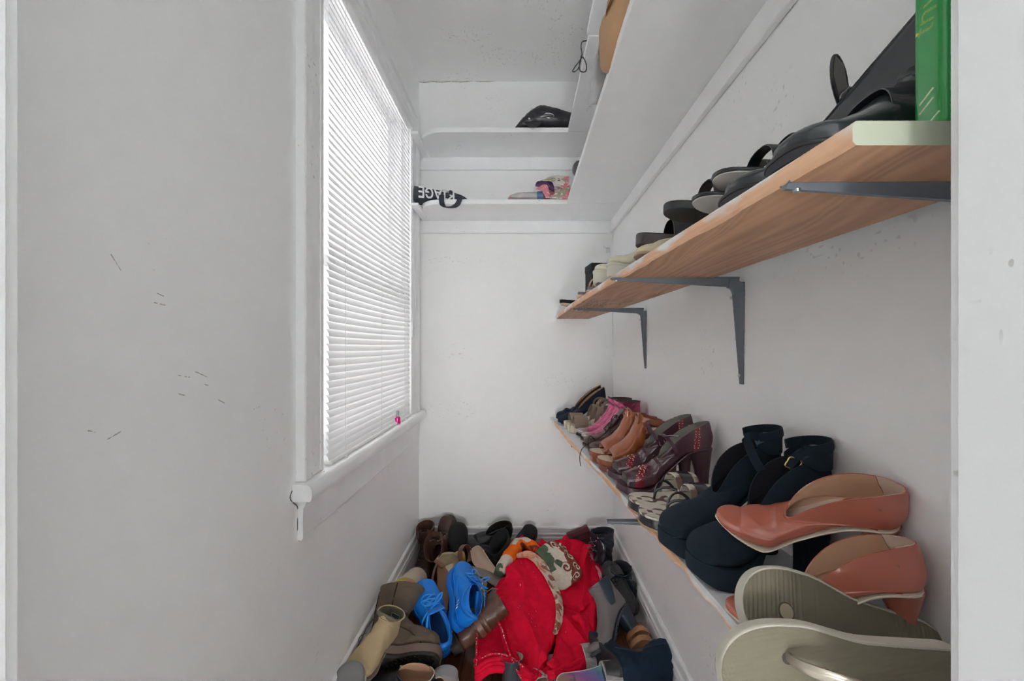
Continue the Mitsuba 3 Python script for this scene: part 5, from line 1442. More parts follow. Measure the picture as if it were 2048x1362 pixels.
# black things along the back wall
k = thing('leather_bag', 'black leather handbag lying against the baseboard behind the beige tote', 'bag')
m = slump([(0, .05, .02, .05, 0), (.01, .085, .05, .085, 0), (.10, .078, .06, .078, 0), (.18, .060, .06, .060, 0), (.24, .03, .04, .03, 0)], bump=.018, freq=15, seed=11, e=2.8)
Mb = frame([at(929, 1080, 2.28)[0], 2.275, 0.001], [0, 1, 0]); Mb[:3, 1] = [1, 0, 0]
put(k, 'body', m, 'm_leather', (.014, .015, .020), M=Mb, smooth=60)
put(k, 'seam', tube([[-.29, 2.222, .165], [-.22, 2.215, .158], [-.14, 2.215, .14]], .0022, 30, 6), 'm_leather', (.04, .04, .05))
P, W, zb = pump(.235, (.016, .015, .017), 'm_leather', .03, heel_kind='block', lining=(.03, .028, .026), insole=(.04, .036, .03), toe_p=2.2, sole_col=(.03, .03, .03))
place(P, frame([-.045, 2.325, .155], [-1, -.25, -.12], [.1, -.35, 1]), 'flat_shoe', 'black low shoe on top of the black handbag by the back wall', 'shoe')
P, W, zb, rows = boot(.25, (.020, .021, .023), 'm_suede', H=.20, heel_h=.02, wrinkle=.006, seed=4, lining=(.02, .02, .02))
place(P, frame([-.055, 2.19, .03], [.55, .5, .75], [-.3, -.55, .78]), 'ankle_boot', 'black suede boot leaning beside the orange end of the red blanket', 'boot')

# beige and brown tote, gaping
k = thing('tote_bag', 'tan and brown leather tote bag gaping open behind the blue sneakers', 'bag')
A = lambda *r: [[at(*q) for q in row] for row in r]
put(k, 'base', tf(blob([.105, .12, .062], 4, .75, .3, 12, 5), euler([-.235, 1.93, .064], 12)), 'm_leather', (.16, .085, .05), smooth=True)
put(k, 'side_panel', sheet(A([(873, 1126, 1.99), (881, 1128, 1.98), (889, 1133, 1.965)], [(874, 1155, 1.90), (887, 1155, 1.89), (901, 1156, 1.875)], [(876, 1195, 1.79), (888, 1195, 1.775), (899, 1195, 1.77)], [(882, 1238, 1.685), (887, 1238, 1.68), (892, 1236, 1.68)]), .005, 50, 20, .003, 25), 'm_leather', (.185, .085, .042), smooth=60)
put(k, 'back_lining', sheet(A([(871, 1124, 2.0), (882, 1110, 2.05), (900, 1106, 2.07), (921, 1112, 2.05)], [(884, 1134, 1.99), (893, 1127, 2.03), (907, 1123, 2.05), (924, 1126, 2.03)], [(890, 1146, 2.0), (900, 1140, 2.02), (912, 1140, 2.02), (926, 1144, 2.0)]), .004, 30, 40, .004, 25, 3), 'm_satin', (.33, .26, .155), smooth=60)
put(k, 'rim_band', ribbon(np.array([at(871, 1124, 1.995), at(882, 1110, 2.045), at(900, 1106, 2.065), at(921, 1112, 2.045)]), [0, -1, .4], .010, .006, 40), 'm_leather', (.42, .32, .22))
put(k, 'front_lining', sheet(A([(887, 1135, 1.96), (896, 1130, 1.965), (906, 1127, 1.97)], [(896, 1148, 1.92), (902, 1145, 1.925), (907, 1145, 1.93)], [(902, 1166, 1.87), (906, 1165, 1.875), (908, 1164, 1.88)]), .004, 24, 20, .002), 'm_satin', (.47, .38, .26), smooth=60)
put(k, 'strap_base', ribbon(np.array([at(870, 1121, 1.985), at(878, 1126, 1.965), at(887, 1133, 1.95)]), [.3, -1, .6], .018, .005, 20), 'm_leather', (.24, .11, .06))
put(k, 'handle', ribbon(np.array([at(922, 1121, 2.0), at(920, 1104, 2.02), at(926, 1092, 2.05), at(935, 1093, 2.09), at(940, 1106, 2.10), at(938, 1124, 2.06)]), 'out', .024, .006, 60), 'm_leather', (.16, .070, .048))
put(k, 'handle', ribbon(np.array([at(874, 1126, 1.97), at(866, 1150, 1.90), at(866, 1172, 1.84), at(874, 1195, 1.78), at(880, 1208, 1.74)]), [-.4, -1, .4], .013, .004, 50), 'm_leather', (.13, .065, .045))
put(k, 'flap', sheet(A([(940, 1100, 2.10), (949, 1093, 2.12), (957, 1091, 2.12), (966, 1098, 2.10)], [(944, 1122, 2.04), (955, 1118, 2.07), (966, 1112, 2.08), (977, 1116, 2.05)], [(956, 1136, 1.99), (970, 1138, 2.0), (980, 1134, 2.01), (989, 1132, 2.0)], [(985, 1150, 1.95), (990, 1152, 1.95), (996, 1152, 1.95), (1001, 1153, 1.95)]), .006, 50, 40, .003, 25, 6), 'm_leather', (.50, .36, .27), smooth=60)
put(k, 'snap', blob([.005, .005, .005], 2), 'm_metal', (.75, .6, .3), M=euler(at(967, 1102, 2.06)))
put(k, 'front_panel', sheet(A([(917, 1127, 2.0), (945, 1133, 1.98), (975, 1142, 1.96), (1004, 1155, 1.93)], [(925, 1133, 1.965), (950, 1140, 1.95), (978, 1152, 1.92), (999, 1165, 1.89)], [(938, 1143, 1.94), (958, 1152, 1.91), (978, 1165, 1.88), (993, 1176, 1.86)]), .006, 30, 50, .003, 25, 7), 'm_leather', (.165, .135, .118), smooth=60)
put(k, 'front_lining', sheet(A([(926, 1140, 1.96), (950, 1150, 1.92), (975, 1165, 1.87)], [(935, 1165, 1.88), (955, 1172, 1.85), (972, 1180, 1.83)], [(945, 1192, 1.80), (958, 1194, 1.79), (970, 1196, 1.79)]), .004, 30, 30, .004, 25, 8), 'm_satin', (.15, .125, .08), smooth=60)
k = thing('shoelace', 'loose grey shoelace with a white tip lying on the tote beside the red blanket', 'lace')
lp_ = lambda *q: [at(*x) for x in q]
put(k, 'lace', cat(tube(lp_((958, 1190, 1.76), (962, 1178, 1.77), (975, 1182, 1.76), (985, 1176, 1.77), (992, 1184, 1.74), (978, 1190, 1.74), (966, 1186, 1.75), (974, 1196, 1.73)), .0016, 60, 6), tube(lp_((966, 1192, 1.74), (980, 1180, 1.75), (996, 1178, 1.75)), .0016, 30, 6)), 'm_matte', (.30, .28, .25))
put(k, 'tip', tube(lp_((963, 1178, 1.75), (965, 1166, 1.775)), .0028, 6, 8), 'm_satin', (.62, .62, .60))

# cream tall boot and grey-brown sheepskin boot
k = thing('rolled_boot_shaft', 'cream boot shaft with a lime and pink band sticking out behind the grey-brown boot', 'boot')
pa, pb = at(838, 1148, 1.98) + [-.01, 0, -.020], at(803, 1190, 1.74) + [-.005, 0, -.008]
put(k, 'shaft', tube([pb, (pa + pb) / 2 + [0, 0, .004], pa], [.056, .055, .052] + [.050], 4, 36, raw=False) if 0 else tube(np.linspace(pb, pa, 14), np.linspace(.058, .050, 14), 14, 36, raw=True), 'm_suede', (.50, .43, .35), smooth=True)
d_ = (pa - pb) / np.linalg.norm(pa - pb)
for nm, t, c, r in (('lime_band', .0, (.45, .42, .05), .0610), ('pink_band', .024, (.55, .22, .22), .0600), ('lime_band', .040, (.42, .39, .08), .0595)):
    put(k, nm, tube(np.array([pb + d_ * (t + q) for q in np.linspace(0, .016, 5)]), r, 5, 40, raw=True), 'm_matte', c, smooth=50)


def ugg():
    P, W, zb, rows = boot(.25, (.125, .092, .068), 'm_suede', H=.215, heel_h=.004, shaft=.085, shaft_w=.060, toe_h=.058, ball=.054, heel_w=.044, sole_th=.024, sole_col=(.15, .105, .085), lining=(.20, .16, .12), wrinkle=.010, seed=9, sole_grow=.006, back=.012, e_sh=2.3, ns=110, nf=80, toe_spring=.006)
    L = .25
    P.append(('tread', sole(L, W, lambda x: .001 + 0 * x, lambda x: -.010 + 0 * x, .002), 'm_matte', (.035, .032, .03)))
    g = []
    for i in range(13):
        x = .018 + i * .0175
        w = float(W(x)) - .004
        if w > .012:
            g.append(tube([[x - .006, -w, -.011], [x + .006, -w * .5, -.0115], [x - .006, 0, -.0115], [x + .006, w * .5, -.0115], [x - .006, w, -.011]], .0032, 22, 6))
    P.append(('tread_rib', cat(*g), 'm_matte', (.018, .017, .016)))
    top = .028 + .215
    for s in (1, -1):
        P.append(('side_seam', tube([[.060, s * .0605, top - .004], [.058, s * .058, .17], [.062, s * .053, .12], [.070, s * .052, .075], [.080, s * .054, .035]], .0022, 40, 6), 'm_suede', (.035, .028, .022)))
        P.append(('side_seam', tube([[.072, s * .0535, .088], [.11, s * .052, .080], [.15, s * .050, .060], [.185, s * .048, .03]], .0018, 40, 6), 'm_suede', (.05, .04, .032)))
    P.append(('back_seam', tube([[-.014, 0, top - .004], [-.010, 0, .16], [-.004, 0, .09], [-.006, 0, .03]], .0022, 30, 6), 'm_suede', (.035, .028, .022)))
    return P


place(ugg(), frame([-.530, 1.455, .110], [.96, .06, -.04], [-.12, .86, .46]), 'sheepskin_boot', 'big grey-brown suede boot on its side showing a black ribbed sole, by the left baseboard', 'boot')
# beige ankle boot on top of it
P, W, zb, rows = boot(.222, (.42, .32, .19), 'm_suede', H=.10, heel_h=.016, shaft=.06, shaft_w=.047, toe_h=.040, ball=.046, sole_th=.008, sole_col=(.17, .13, .10), lining=(.13, .115, .075), wrinkle=.006, seed=3, collar_tilt=.004)
r = rows[-1]
P.append(('collar_binding', tube([[(r[0] + r[2]) / 2 + (r[0] - r[2]) / 2 * math.sin(a), .0470 * math.cos(a), r[1] + (r[3] - r[1]) * (.5 - .5 * math.sin(a))] for a in np.linspace(0, 6.283, 25)[:-1]], .0024, 60, 8, True), 'm_suede', (.52, .40, .25)))
P.append(('size_tag', box(.004, .007, -.014, .014, .085, .100, .0005), 'm_satin', (.05, .07, .08)))
P.append(('tag_frame', tf(buckle([0, 0, 0], [0, 1, 0], [0, 0, 1], .032, .019, .0012, False), euler([.008, 0, .0925])), 'm_satin', (.35, .38, .38)))
P.append(('lace', cat(tube([[.085, -.030, .13], [.10, -.046, .10], [.12, -.050, .06], [.135, -.052, .03], [.13, -.060, .01]], .0016, 40, 6), tube([[.11, -.044, .075], [.125, -.055, .065], [.12, -.058, .045]], .0016, 20, 6)), 'm_matte', (.03, .028, .025)))
place(P, from_toe([-.528, 1.325, .140], [-.27, -.95, .06], [.12, -.36, .9], .215), 'ankle_boot', 'beige suede ankle boot with a wide open collar, standing on the grey-brown boot', 'boot')


# bright blue trainers
BLUE = (.004, .185, .66)


def trainer():
    L = .262
    P, W, zb, rows = boot(L, BLUE, 'm_satin', H=.072, heel_h=.012, toe_h=.040, ball=.047, heel_w=.035, shaft_w=.029, sole_th=.020, sole_col=BLUE, lining=(.006, .10, .38), insole=(.006, .05, .17), collar_tilt=.0, sole_grow=.002, ns=90, toe_spring=.016)
    P[3] = ('midsole', P[3][1], 'm_satin', (.006, .165, .58))
    P.append(('outsole', sole(L, W, lambda x: zb(x) - .018, lambda x: zb(x) - .0235, .003), 'm_matte', (.004, .115, .44)))
    zt = lambda t: (np.array([.68 * L - t * .058, 0, float(zb(.6 * L)) + .060 + t * .033]), np.array([0, 1., 0]), np.array([.5, 0, .87]))
    P.append(('tongue', ribbon([zt(-.05)[0], zt(.5)[0] + [0, 0, .004], zt(1)[0] + [-.002, 0, .008], zt(1.4)[0] + [-.004, 0, .018]], [.5, 0, .87], [.036, .044, .052], .005, 24), 'm_satin', (.006, .16, .57)))
    LC = (.03, .30, .86)
    for i in range(6):
        c = zt(i / 5)[0] + np.array([.003, 0, .006])
        P.append(('lace_bar', ribbon([c + [0, .024, -.008], c + [.003 * (-1) ** i, .010, .003], c + [-.003 * (-1) ** i, -.010, .003], c + [0, -.024, -.008]], [[.4, .6, .7], [.5, 0, .9], [.5, 0, .9], [.4, -.6, .7]], .007, .0022, 20), 'm_matte', LC))
    c = zt(1)[0] + np.array([.004, 0, .010])
    P.append(('lace', cat(*[ribbon([c, c + [.014, s * .020, .022], c + [.022, s * .036, .016], c + [.012, s * .026, .000], c + [.004, 0, .002]], [.5, 0, .9], .006, .002, 30) for s in (1, -1)],
                          ribbon([c, c + [-.02, .022, .004], c + [-.045, .036, -.008], c + [-.075, .045, -.022]], [0, .6, .8], .006, .002, 24), ribbon([c, c + [-.015, .030, -.006], c + [-.03, .048, -.03], c + [-.045, .055, -.055]], [0, .8, .6], .006, .002, 24)), 'm_matte', LC))
    # side lines and three small slanted marks near the heel
    for s in (1, -1):
        P.append(('side_line', tube([[.90 * L, s * .030, .034], [.72 * L, s * .0475, .040], [.55 * L, s * .0440, .044], [.42 * L, s * .0385, .040], [.22 * L, s * .0375, .046], [.04 * L, s * .026, .052]], .0014, 60, 6), 'm_satin', (.012, .24, .74)))
        P.append(('overlay', ribbon([[.62 * L, s * .0405, .066], [.48 * L, s * .0415, .054], [.33 * L, s * .0385, .058], [.20 * L, s * .0368, .072]], [[0, s, .5]] * 4, .012, .002, 30), 'm_satin', (.005, .165, .60)))
        for j in range(3):
            x = .16 * L + j * .011
            P.append(('mark', tube([[x, s * .0385, .054 + j * .001], [x + .006, s * .0385, .064 + j * .002]], [.0006] + [.0022] + [.0006], 3, 8), 'm_satin', (.62, .58, .60)))
        P.append(('heel_lettering', tf(text3(['ZOOMZA'], .006), frame([.45 * L, s * .0452, .030], [-s, 0, 0], [0, s, .15])), 'm_matte', (.10, .34, .75)))
    P.append(('collar_roll', tube([[.43 * L, .022, .096], [.30 * L, .029, .080], [.14 * L, .027, .080], [.02 * L, .014, .098], [.0, 0, .104], [.02 * L, -.014, .098], [.14 * L, -.027, .080], [.30 * L, -.029, .080], [.43 * L, -.022, .096]], .0075, 60, 10), 'm_satin', (.005, .155, .56)))
    return P


tr = moved([p for p in trainer() if p[0] != 'heel_lettering'], np.diag([1.07, 1.14, 1.10, 1.0]))
place(tr, from_toe(at(842, 1174, 1.755), [-.46, .68, .54], [.30, -.76, .56], .280), 'trainer', 'bright blue trainer with hanging laces, lying on the grey-brown boot', 'shoe', 'bright blue trainers')
place(mirrored(tr), from_toe(at(917, 1141, 1.855), [-.08, .90, .36], [.64, -.44, .58], .280), 'trainer', 'bright blue trainer with bow-tied laces, its toe resting on the tan tote', 'shoe', 'bright blue trainers')

# brown leather boot with an ankle strap
P, W, zb, rows = boot(.25, (.090, .038, .023), 'm_leather', H=.20, heel_h=.03, shaft=.06, shaft_w=.047, toe_h=.040, sole_col=(.03, .02, .015), lining=(.10, .05, .03), wrinkle=.004, seed=8)
a = np.linspace(0, 6.283, 25)[:-1]
cxs = (rows[-1][0] + rows[-1][2]) / 2
P.append(('strap', ribbon([[.051 + .0605 * math.cos(q), .0455 * math.sin(q), .122] for q in a], 'out', .022, .003, 70, True), 'm_leather', (.17, .080, .050)))
P.append(('strap', ribbon([[.055 + .0605 * math.cos(q), .0470 * math.sin(q), .148] for q in a], 'out', .010, .003, 70, True), 'm_leather', (.15, .066, .040)))
P.append(('strap_loop', ribbon([[.075, .042, .110], [.075, .050, .122], [.075, .044, .136]], [0, 1, 0], .018, .003, 14), 'm_leather', (.21, .10, .065)))
place(P, frame([-.245, 1.545, .068], [-.30, .85, -.12], [.80, .26, .46]), 'tall_boot', 'smooth brown leather boot with a strap round its shaft, lying under the red blanket', 'boot')

# black shoes at the front of the heap
P, W, zb, rows = boot(.26, (.014, .016, .022), 'm_gloss', H=.062, heel_h=.022, toe_h=.036, ball=.047, sole_th=.008, lining=(.42, .24, .15), insole=(.40, .23, .14), shaft_w=.036, toe_p=2.2, sole_col=(.02, .02, .02))
f = lambda t: (np.array([.66 * .26 - t * .05, 0, .058 + t * .032]), np.array([0, 1., 0]), np.array([.6, 0, .8]))
P.append(lace_rows(f, 4, .016, .0016, (.05, .05, .06)))
P.append(('collar_binding', tube([[.115, .026, .098], [.07, .0345, .088], [.02, .026, .092], [.003, 0, .096], [.02, -.026, .092], [.07, -.0345, .088], [.115, -.026, .098]], .0018, 50, 6), 'm_satin', (.5, .45, .40)))
place(P, frame([-.275, 1.372, .052], [-1, -.07, .02], [.02, -.22, 1]), 'dress_shoe', 'glossy black laced shoe with tan lining, in front of the grey-brown boot', 'shoe')
P, W, zb, rows = boot(.25, (.016, .016, .018), 'm_leather', H=.12, heel_h=.02, wrinkle=.006, seed=14)
place(P, frame([-.290, 1.405, .040], [-1, -.05, 0], [0, .9, .35] if 0 else [0, -.95, .30]), 'ankle_boot', 'plain black boot lying flat under the glossy laced shoe', 'boot')
P, W, zb, rows = boot(.24, (.20, .20, .195), 'm_suede', H=.055, heel_h=.01, toe_h=.040, sole_th=.010, sole_col=(.45, .45, .44))
place(P, frame([-.515, 1.19, .004], [-.06, .62, .70], [.2, -.8, .6]), 'slipper', 'grey shoe standing on its heel against the left baseboard, frontmost in the heap', 'shoe')
P, W, zb = pump(.24, (.012, .012, .014), 'm_suede', .02, heel_kind='block', lining=(.36, .27, .2), toe_p=2.0)
place(P, from_toe(at(884, 1298, 1.57), [.15, .80, .30], [-.8, -.1, .5], .24), 'flat_shoe', 'black suede flat standing on its heel between the blue trainer and the bare floor', 'shoe')
k = thing('floral_insole', 'small tan flowered insole sticking up beside the blue trainer', 'insole')
put(k, None, sheet(A([(859, 1290, 1.60), (866, 1291, 1.60)], [(868, 1305, 1.56), (877, 1303, 1.56)], [(872, 1320, 1.53), (880, 1318, 1.53)], [(876, 1330, 1.51), (880, 1329, 1.51)]), .006, 30, 16), 'm_matte', lambda v: np.where((meshkit.noise(v * 130, 3) > .66)[:, None], (.42, .16, .10), (.50, .37, .25)), smooth=True)
P, W, zb, rows = boot(.245, (.50, .49, .47), 'm_satin', H=.06, heel_h=.008, toe_h=.040, ball=.047, sole_th=.012, sole_col=(.55, .54, .52))
P.append(('scuff', tube([[.185, .012, .056], [.20, .0, .053], [.215, -.014, .045]], .0012, 16, 6), 'm_matte', (.05, .05, .05)))
place(P, frame([-.262, 1.250, .020], [.02, 1, .03], [0, -.03, 1]), 'trainer', 'pale grey trainer with a scuffed toe pointing up from the bare floor', 'shoe')

# ---------------------------------------------------------------- the red fleece blanket
GRN, CRM, BRN, ORG = np.array((.085, .12, .075)), np.array((.60, .52, .44)), np.array((.16, .042, .030)), np.array((.78, .145, .015))


def fleece(v, base=RED):
    b = np.asarray(base)
    n = meshkit.fbm(v * 55, 3, 2)[:, None]
    fl = (meshkit.noise(v * 420, 6) > .925)[:, None] & (meshkit.noise(v * 18, 8) > .55)[:, None]
    return np.where(fl, (.75, .40, .45), b * (.86 + .28 * n))


def near(v, line, r):
    line = np.asarray(line)
    d = np.full(len(v), 9.0)
    for a, b in zip(line[:-1], line[1:]):
        t = np.clip(((v - a) @ (b - a)) / ((b - a) @ (b - a)), 0, 1)
        d = np.minimum(d, np.linalg.norm(v - a - t[:, None] * (b - a), axis=1))
    return d < r


def fuzz(m, amp=.0022, freq=130, seed=5):
    v, f = m
    return v + vnormals(v, f) * ((meshkit.fbm(v * freq, 2, seed) - .5) * amp)[:, None], f


bk = thing('fleece_blanket', 'crumpled red fleece blanket with an orange, cream and brown print, heaped on the shoes', 'blanket')
streak = [at(1186, 1112, 2.10), at(1199, 1138, 2.03), at(1206, 1162, 1.96), at(1209, 1192, 1.88)]


def dome_col(v):
    c = fleece(v)
    m = near(v, streak, .013) & (meshkit.noise(v * 85, 12) > .38)
    return np.where(m[:, None], (.78, .30, .36), c)


def ridged(m, axis, freq, amp, seed=1):
    """Folds: long soft ridges running across the given direction."""
    v, f = m
    n = vnormals(v, f)
    s = v @ np.asarray(axis, float)
    w = meshkit.noise(np.stack([v[:, 0] * 6, v[:, 1] * 6, v[:, 2] * 6], 1), seed)
    h = 1 - np.abs(np.sin(s * freq + w * 2.6))
    return v + n * ((h ** 1.5 - .45) * amp * (.4 + w))[:, None], f


dome = sheet(A([(1036, 1074, 2.25), (1085, 1087, 2.23), (1135, 1078, 2.22), (1182, 1098, 2.19), (1209, 1140, 2.10)],
               [(1048, 1098, 2.15), (1100, 1100, 2.15), (1150, 1104, 2.12), (1190, 1125, 2.08), (1215, 1160, 2.02)],
               [(1066, 1138, 2.02), (1115, 1135, 2.03), (1157, 1142, 2.01), (1194, 1155, 1.98), (1219, 1182, 1.93)],
               [(1084, 1182, 1.88), (1125, 1182, 1.88), (1160, 1186, 1.87), (1195, 1190, 1.86), (1217, 1200, 1.84)],
               [(1092, 1235, 1.74), (1130, 1240, 1.73), (1165, 1222, 1.76), (1192, 1206, 1.80), (1208, 1212, 1.80)]), .022, 150, 150, .012, 14, 3)
put(bk, 'back_fold', fuzz(ridged(dome, [.8, -.25, 0], 30, .034, 3)), 'm_fleece', dome_col, smooth=True)
put(bk, 'heap', tf(blob([.16, .20, .055], 5, .85, .25, 10, 4), euler([.215, 1.95, .057])), 'm_fleece', fleece, smooth=True)
tongue = sheet(A([(1028, 1128, 2.00), (1045, 1111, 2.05), (1068, 1116, 2.04), (1088, 1140, 1.97)],
                 [(1000, 1165, 1.86), (1038, 1146, 1.93), (1078, 1152, 1.92), (1106, 1176, 1.85)],
                 [(982, 1197, 1.75), (1030, 1186, 1.83), (1082, 1190, 1.82), (1117, 1206, 1.76)],
                 [(998, 1243, 1.64), (1040, 1236, 1.70), (1085, 1238, 1.70), (1115, 1245, 1.66)],
                 [(1012, 1285, 1.54), (1045, 1288, 1.57), (1080, 1290, 1.57), (1104, 1290, 1.56)],
                 [(1030, 1330, 1.46), (1048, 1345, 1.45), (1070, 1345, 1.45), (1086, 1328, 1.48)],
                 [(1044, 1362, 1.39), (1056, 1372, 1.38), (1068, 1370, 1.38), (1080, 1352, 1.42)]), .024, 170, 120, .016, 11, 7)
put(bk, 'front_fold', fuzz(ridged(tongue, [.75, .25, .2], 17, .034, 9)), 'm_fleece', fleece, smooth=True)


def leafy(v):
    n = meshkit.noise(np.stack([v[:, 0] * 90 + v[:, 1] * 40, v[:, 1] * 34, v[:, 2] * 50], 1), 4)
    c = np.where((n > .60)[:, None], (.30, .12, .075), np.where((n < .30)[:, None], (.52, .25, .16), CRM))
    t = np.clip((v[:, 1] - 1.95) / .08, 0, 1)[:, None]
    return c * (1 - t) + t * np.array([.66, .30, .18]) * (.7 + .6 * n[:, None])


bl_ = [at(a, b, c * .982) for a, b, c in ((1034, 1112, 2.045), (1056, 1109, 2.055), (1078, 1124, 2.02), (1098, 1154, 1.93), (1112, 1184, 1.845), (1119, 1212, 1.755), (1118, 1240, 1.685), (1110, 1266, 1.62))]
border = ribbon(bl_, [[0, -.5, .8], [0, -.5, .9], [.3, -.5, .8], [.5, -.5, .7], [.6, -.5, .6], [.7, -.5, .5], [.8, -.5, .4], [.8, -.5, .4]], [.014, .034, .040, .034, .032, .030, .026, .012], .016, 160)
for _ in range(3): border = trimesh.remesh.subdivide(*border)
put(bk, 'border', fuzz(border, .004, 90), 'm_fleece', leafy, smooth=True)
A2 = lambda *r: [[at(a, b, c * .972) for a, b, c in row] for row in r]
patch = sheet(A2([(1070, 1103, 2.08), (1090, 1088, 2.12), (1108, 1083, 2.13), (1122, 1092, 2.10)],
                [(1086, 1120, 2.05), (1108, 1104, 2.09), (1128, 1102, 2.08), (1143, 1110, 2.06)],
                [(1094, 1142, 2.00), (1116, 1128, 2.035), (1142, 1124, 2.035), (1158, 1130, 2.02)],
                [(1103, 1162, 1.95), (1124, 1152, 1.98), (1148, 1146, 1.985), (1164, 1150, 1.975)],
                [(1115, 1182, 1.895), (1128, 1178, 1.91), (1143, 1168, 1.935), (1153, 1164, 1.945)]), .018, 130, 110, .030, 20, 15)


def print_cols(nu, nv, P):
    U_, V_ = np.meshgrid(np.linspace(0, 1, nu), np.linspace(0, 1, nv), indexing='ij')
    U_, V_ = U_.ravel(), V_.ravel()
    n = len(U_)
    w = meshkit.fbm(np.stack([U_ * 5, V_ * 5, V_ * 0], 1), 3, 7) - .5
    c = CRM * (.84 + .32 * meshkit.fbm(P[:n] * 60, 2, 4))[:, None]
    brown = (V_ + .35 * w > .60) | ((U_ + .3 * w < .22) & (V_ > .35))
    cen = [(.10, .52), (.10, .86), (.34, .76), (.60, .82), (.84, .80), (.62, .50)]
    swirl = np.zeros(n, bool)
    for i_, (a, b) in enumerate(cen):
        du, dv = (U_ - a) * 1.05, (V_ - b)
        r, an = np.hypot(du, dv), np.arctan2(dv, du)
        arm = (r * 22 - an / (2 * np.pi) * 1.9 + i_ * .3) % 1.9
        swirl |= (r < .125) & (arm < .75)
        if i_ == 5: brown |= (r < .13) & (arm > 1.0)
    c = np.where((brown & ~swirl)[:, None], BRN * (.8 + .5 * meshkit.noise(P[:n] * 90, 2))[:, None], c)
    gr = ((V_ + .4 * w < .24) & (U_ < .62)) | ((np.hypot(U_ - .5, (V_ - .33) * 1.2) + .2 * w) < .09)
    c = np.where(gr[:, None], GRN, c)
    return np.vstack([c, c])


pf = fuzz(patch, .003)
put(bk, 'printed_fold', pf, 'm_fleece', print_cols(130, 110, pf[0]), smooth=True)


def orange_col(v):
    t = (v[:, 1] - 1.93) / .2
    w = meshkit.fbm(v * 22, 2, 3)
    c = np.where((t + .5 * (w - .5) > .32)[:, None], ORG, CRM)
    c = np.where((t + .5 * (w - .5) < .08)[:, None], GRN, c)
    r = meshkit.noise(v * 30, 5)[:, None]
    top = (t > .72)[:, None]
    c = np.where(top & (r > .58), BRN, np.where(top & (r < .33), CRM, c))
    return np.where((~top) & (t > .45)[:, None] & (r > .62), ORG * .4 + np.asarray(RED) * .6, c)


oc = [at(996, 1150, 1.93), at(1006, 1134, 1.97), at(1018, 1115, 2.03), at(1030, 1098, 2.09), at(1044, 1086, 2.14), at(1062, 1090, 2.12), at(1074, 1102, 2.08)]
om = tube(oc, np.interp(np.linspace(0, 1, 70), [0, .15, .5, .75, 1], [.020, .030, .034, .028, .020]), 70, 40)
put(bk, 'orange_fold', fuzz(om, .012, 40), 'm_fleece', orange_col, smooth=True)
left = sheet(A([(962, 1266, 1.63), (978, 1252, 1.67), (1000, 1244, 1.70), (1020, 1262, 1.66)], [(956, 1290, 1.56), (985, 1278, 1.60), (1015, 1278, 1.61), (1045, 1300, 1.55)],
               [(953, 1318, 1.50), (982, 1306, 1.53), (1020, 1312, 1.52), (1055, 1335, 1.46)], [(954, 1342, 1.44), (982, 1326, 1.47), (1020, 1330, 1.46), (1058, 1352, 1.42)]), .026, 100, 100, .012, 16, 5)
put(bk, 'left_fold', fuzz(ridged(left, [.3, .6, .6], 26, .024, 4)), 'm_fleece', fleece, smooth=True)
for i, off in enumerate((0, 8, 16)):
    put(bk, 'hem', fuzz(tube([at(953, 1340 + off * 1.2, 1.43 - i * .012), at(975, 1326 + off, 1.455 - i * .012), at(1005, 1322 + off, 1.46 - i * .012), at(1036, 1334 + off, 1.44 - i * .012), at(1062, 1354 + off, 1.40 - i * .012)], .012, 90, 20), .004, 90, i), 'm_fleece', fleece, smooth=True)
right = sheet(A([(1112, 1222, 1.77), (1145, 1208, 1.82), (1175, 1194, 1.86), (1200, 1192, 1.85)], [(1112, 1248, 1.67), (1145, 1234, 1.72), (1172, 1222, 1.76), (1193, 1222, 1.74)],
                [(1110, 1282, 1.57), (1138, 1276, 1.60), (1168, 1258, 1.66), (1192, 1260, 1.64)], [(1104, 1312, 1.50), (1130, 1312, 1.51), (1160, 1300, 1.55), (1186, 1290, 1.58)],
                [(1098, 1338, 1.44), (1120, 1344, 1.44), (1146, 1334, 1.47), (1168, 1318, 1.51)]), .024, 120, 110, .016, 13, 6)
put(bk, 'right_fold', fuzz(ridged(right, [.7, .35, .2], 24, .034, 6)), 'm_fleece', fleece, smooth=True)
for i, dx in enumerate((0, 9)):
    put(bk, 'hem', fuzz(tube([at(1146 + dx, 1240, 1.69), at(1158 + dx, 1236 + dx, 1.70), at(1170 + dx * .8, 1258, 1.65), at(1180 + dx * .6, 1285, 1.585), at(1174 + dx * .6, 1312, 1.52), at(1150 + dx, 1330 + dx * .4, 1.47), at(1118 + dx, 1344 + dx * .5, 1.43), at(1098, 1350, 1.41)], .0125, 130, 20), .004, 90, i + 5), 'm_fleece', fleece, smooth=True)



def sparkle(v):
    return np.where((meshkit.noise(v * 330, 6) > .70)[:, None], (.80, .62, .62), np.asarray(RED) * (.8 + .4 * meshkit.fbm(v * 60, 2, 1))[:, None])


for q in (((986, 1190, 1.755), (985, 1215, 1.70), (999, 1248, 1.63), (1013, 1290, 1.53), (1031, 1335, 1.445), (1046, 1362, 1.38)), ((954, 1262, 1.62), (953, 1295, 1.545), (953, 1330, 1.465)), ((960, 1318, 1.475), (985, 1308, 1.50), (1015, 1312, 1.49), (1048, 1335, 1.44))):
    put(bk, 'hem_stitch', fuzz(tube([at(a, b, c * .985) for a, b, c in q], .0032, 160, 8), .003, 200), 'm_fleece', sparkle, smooth=True)

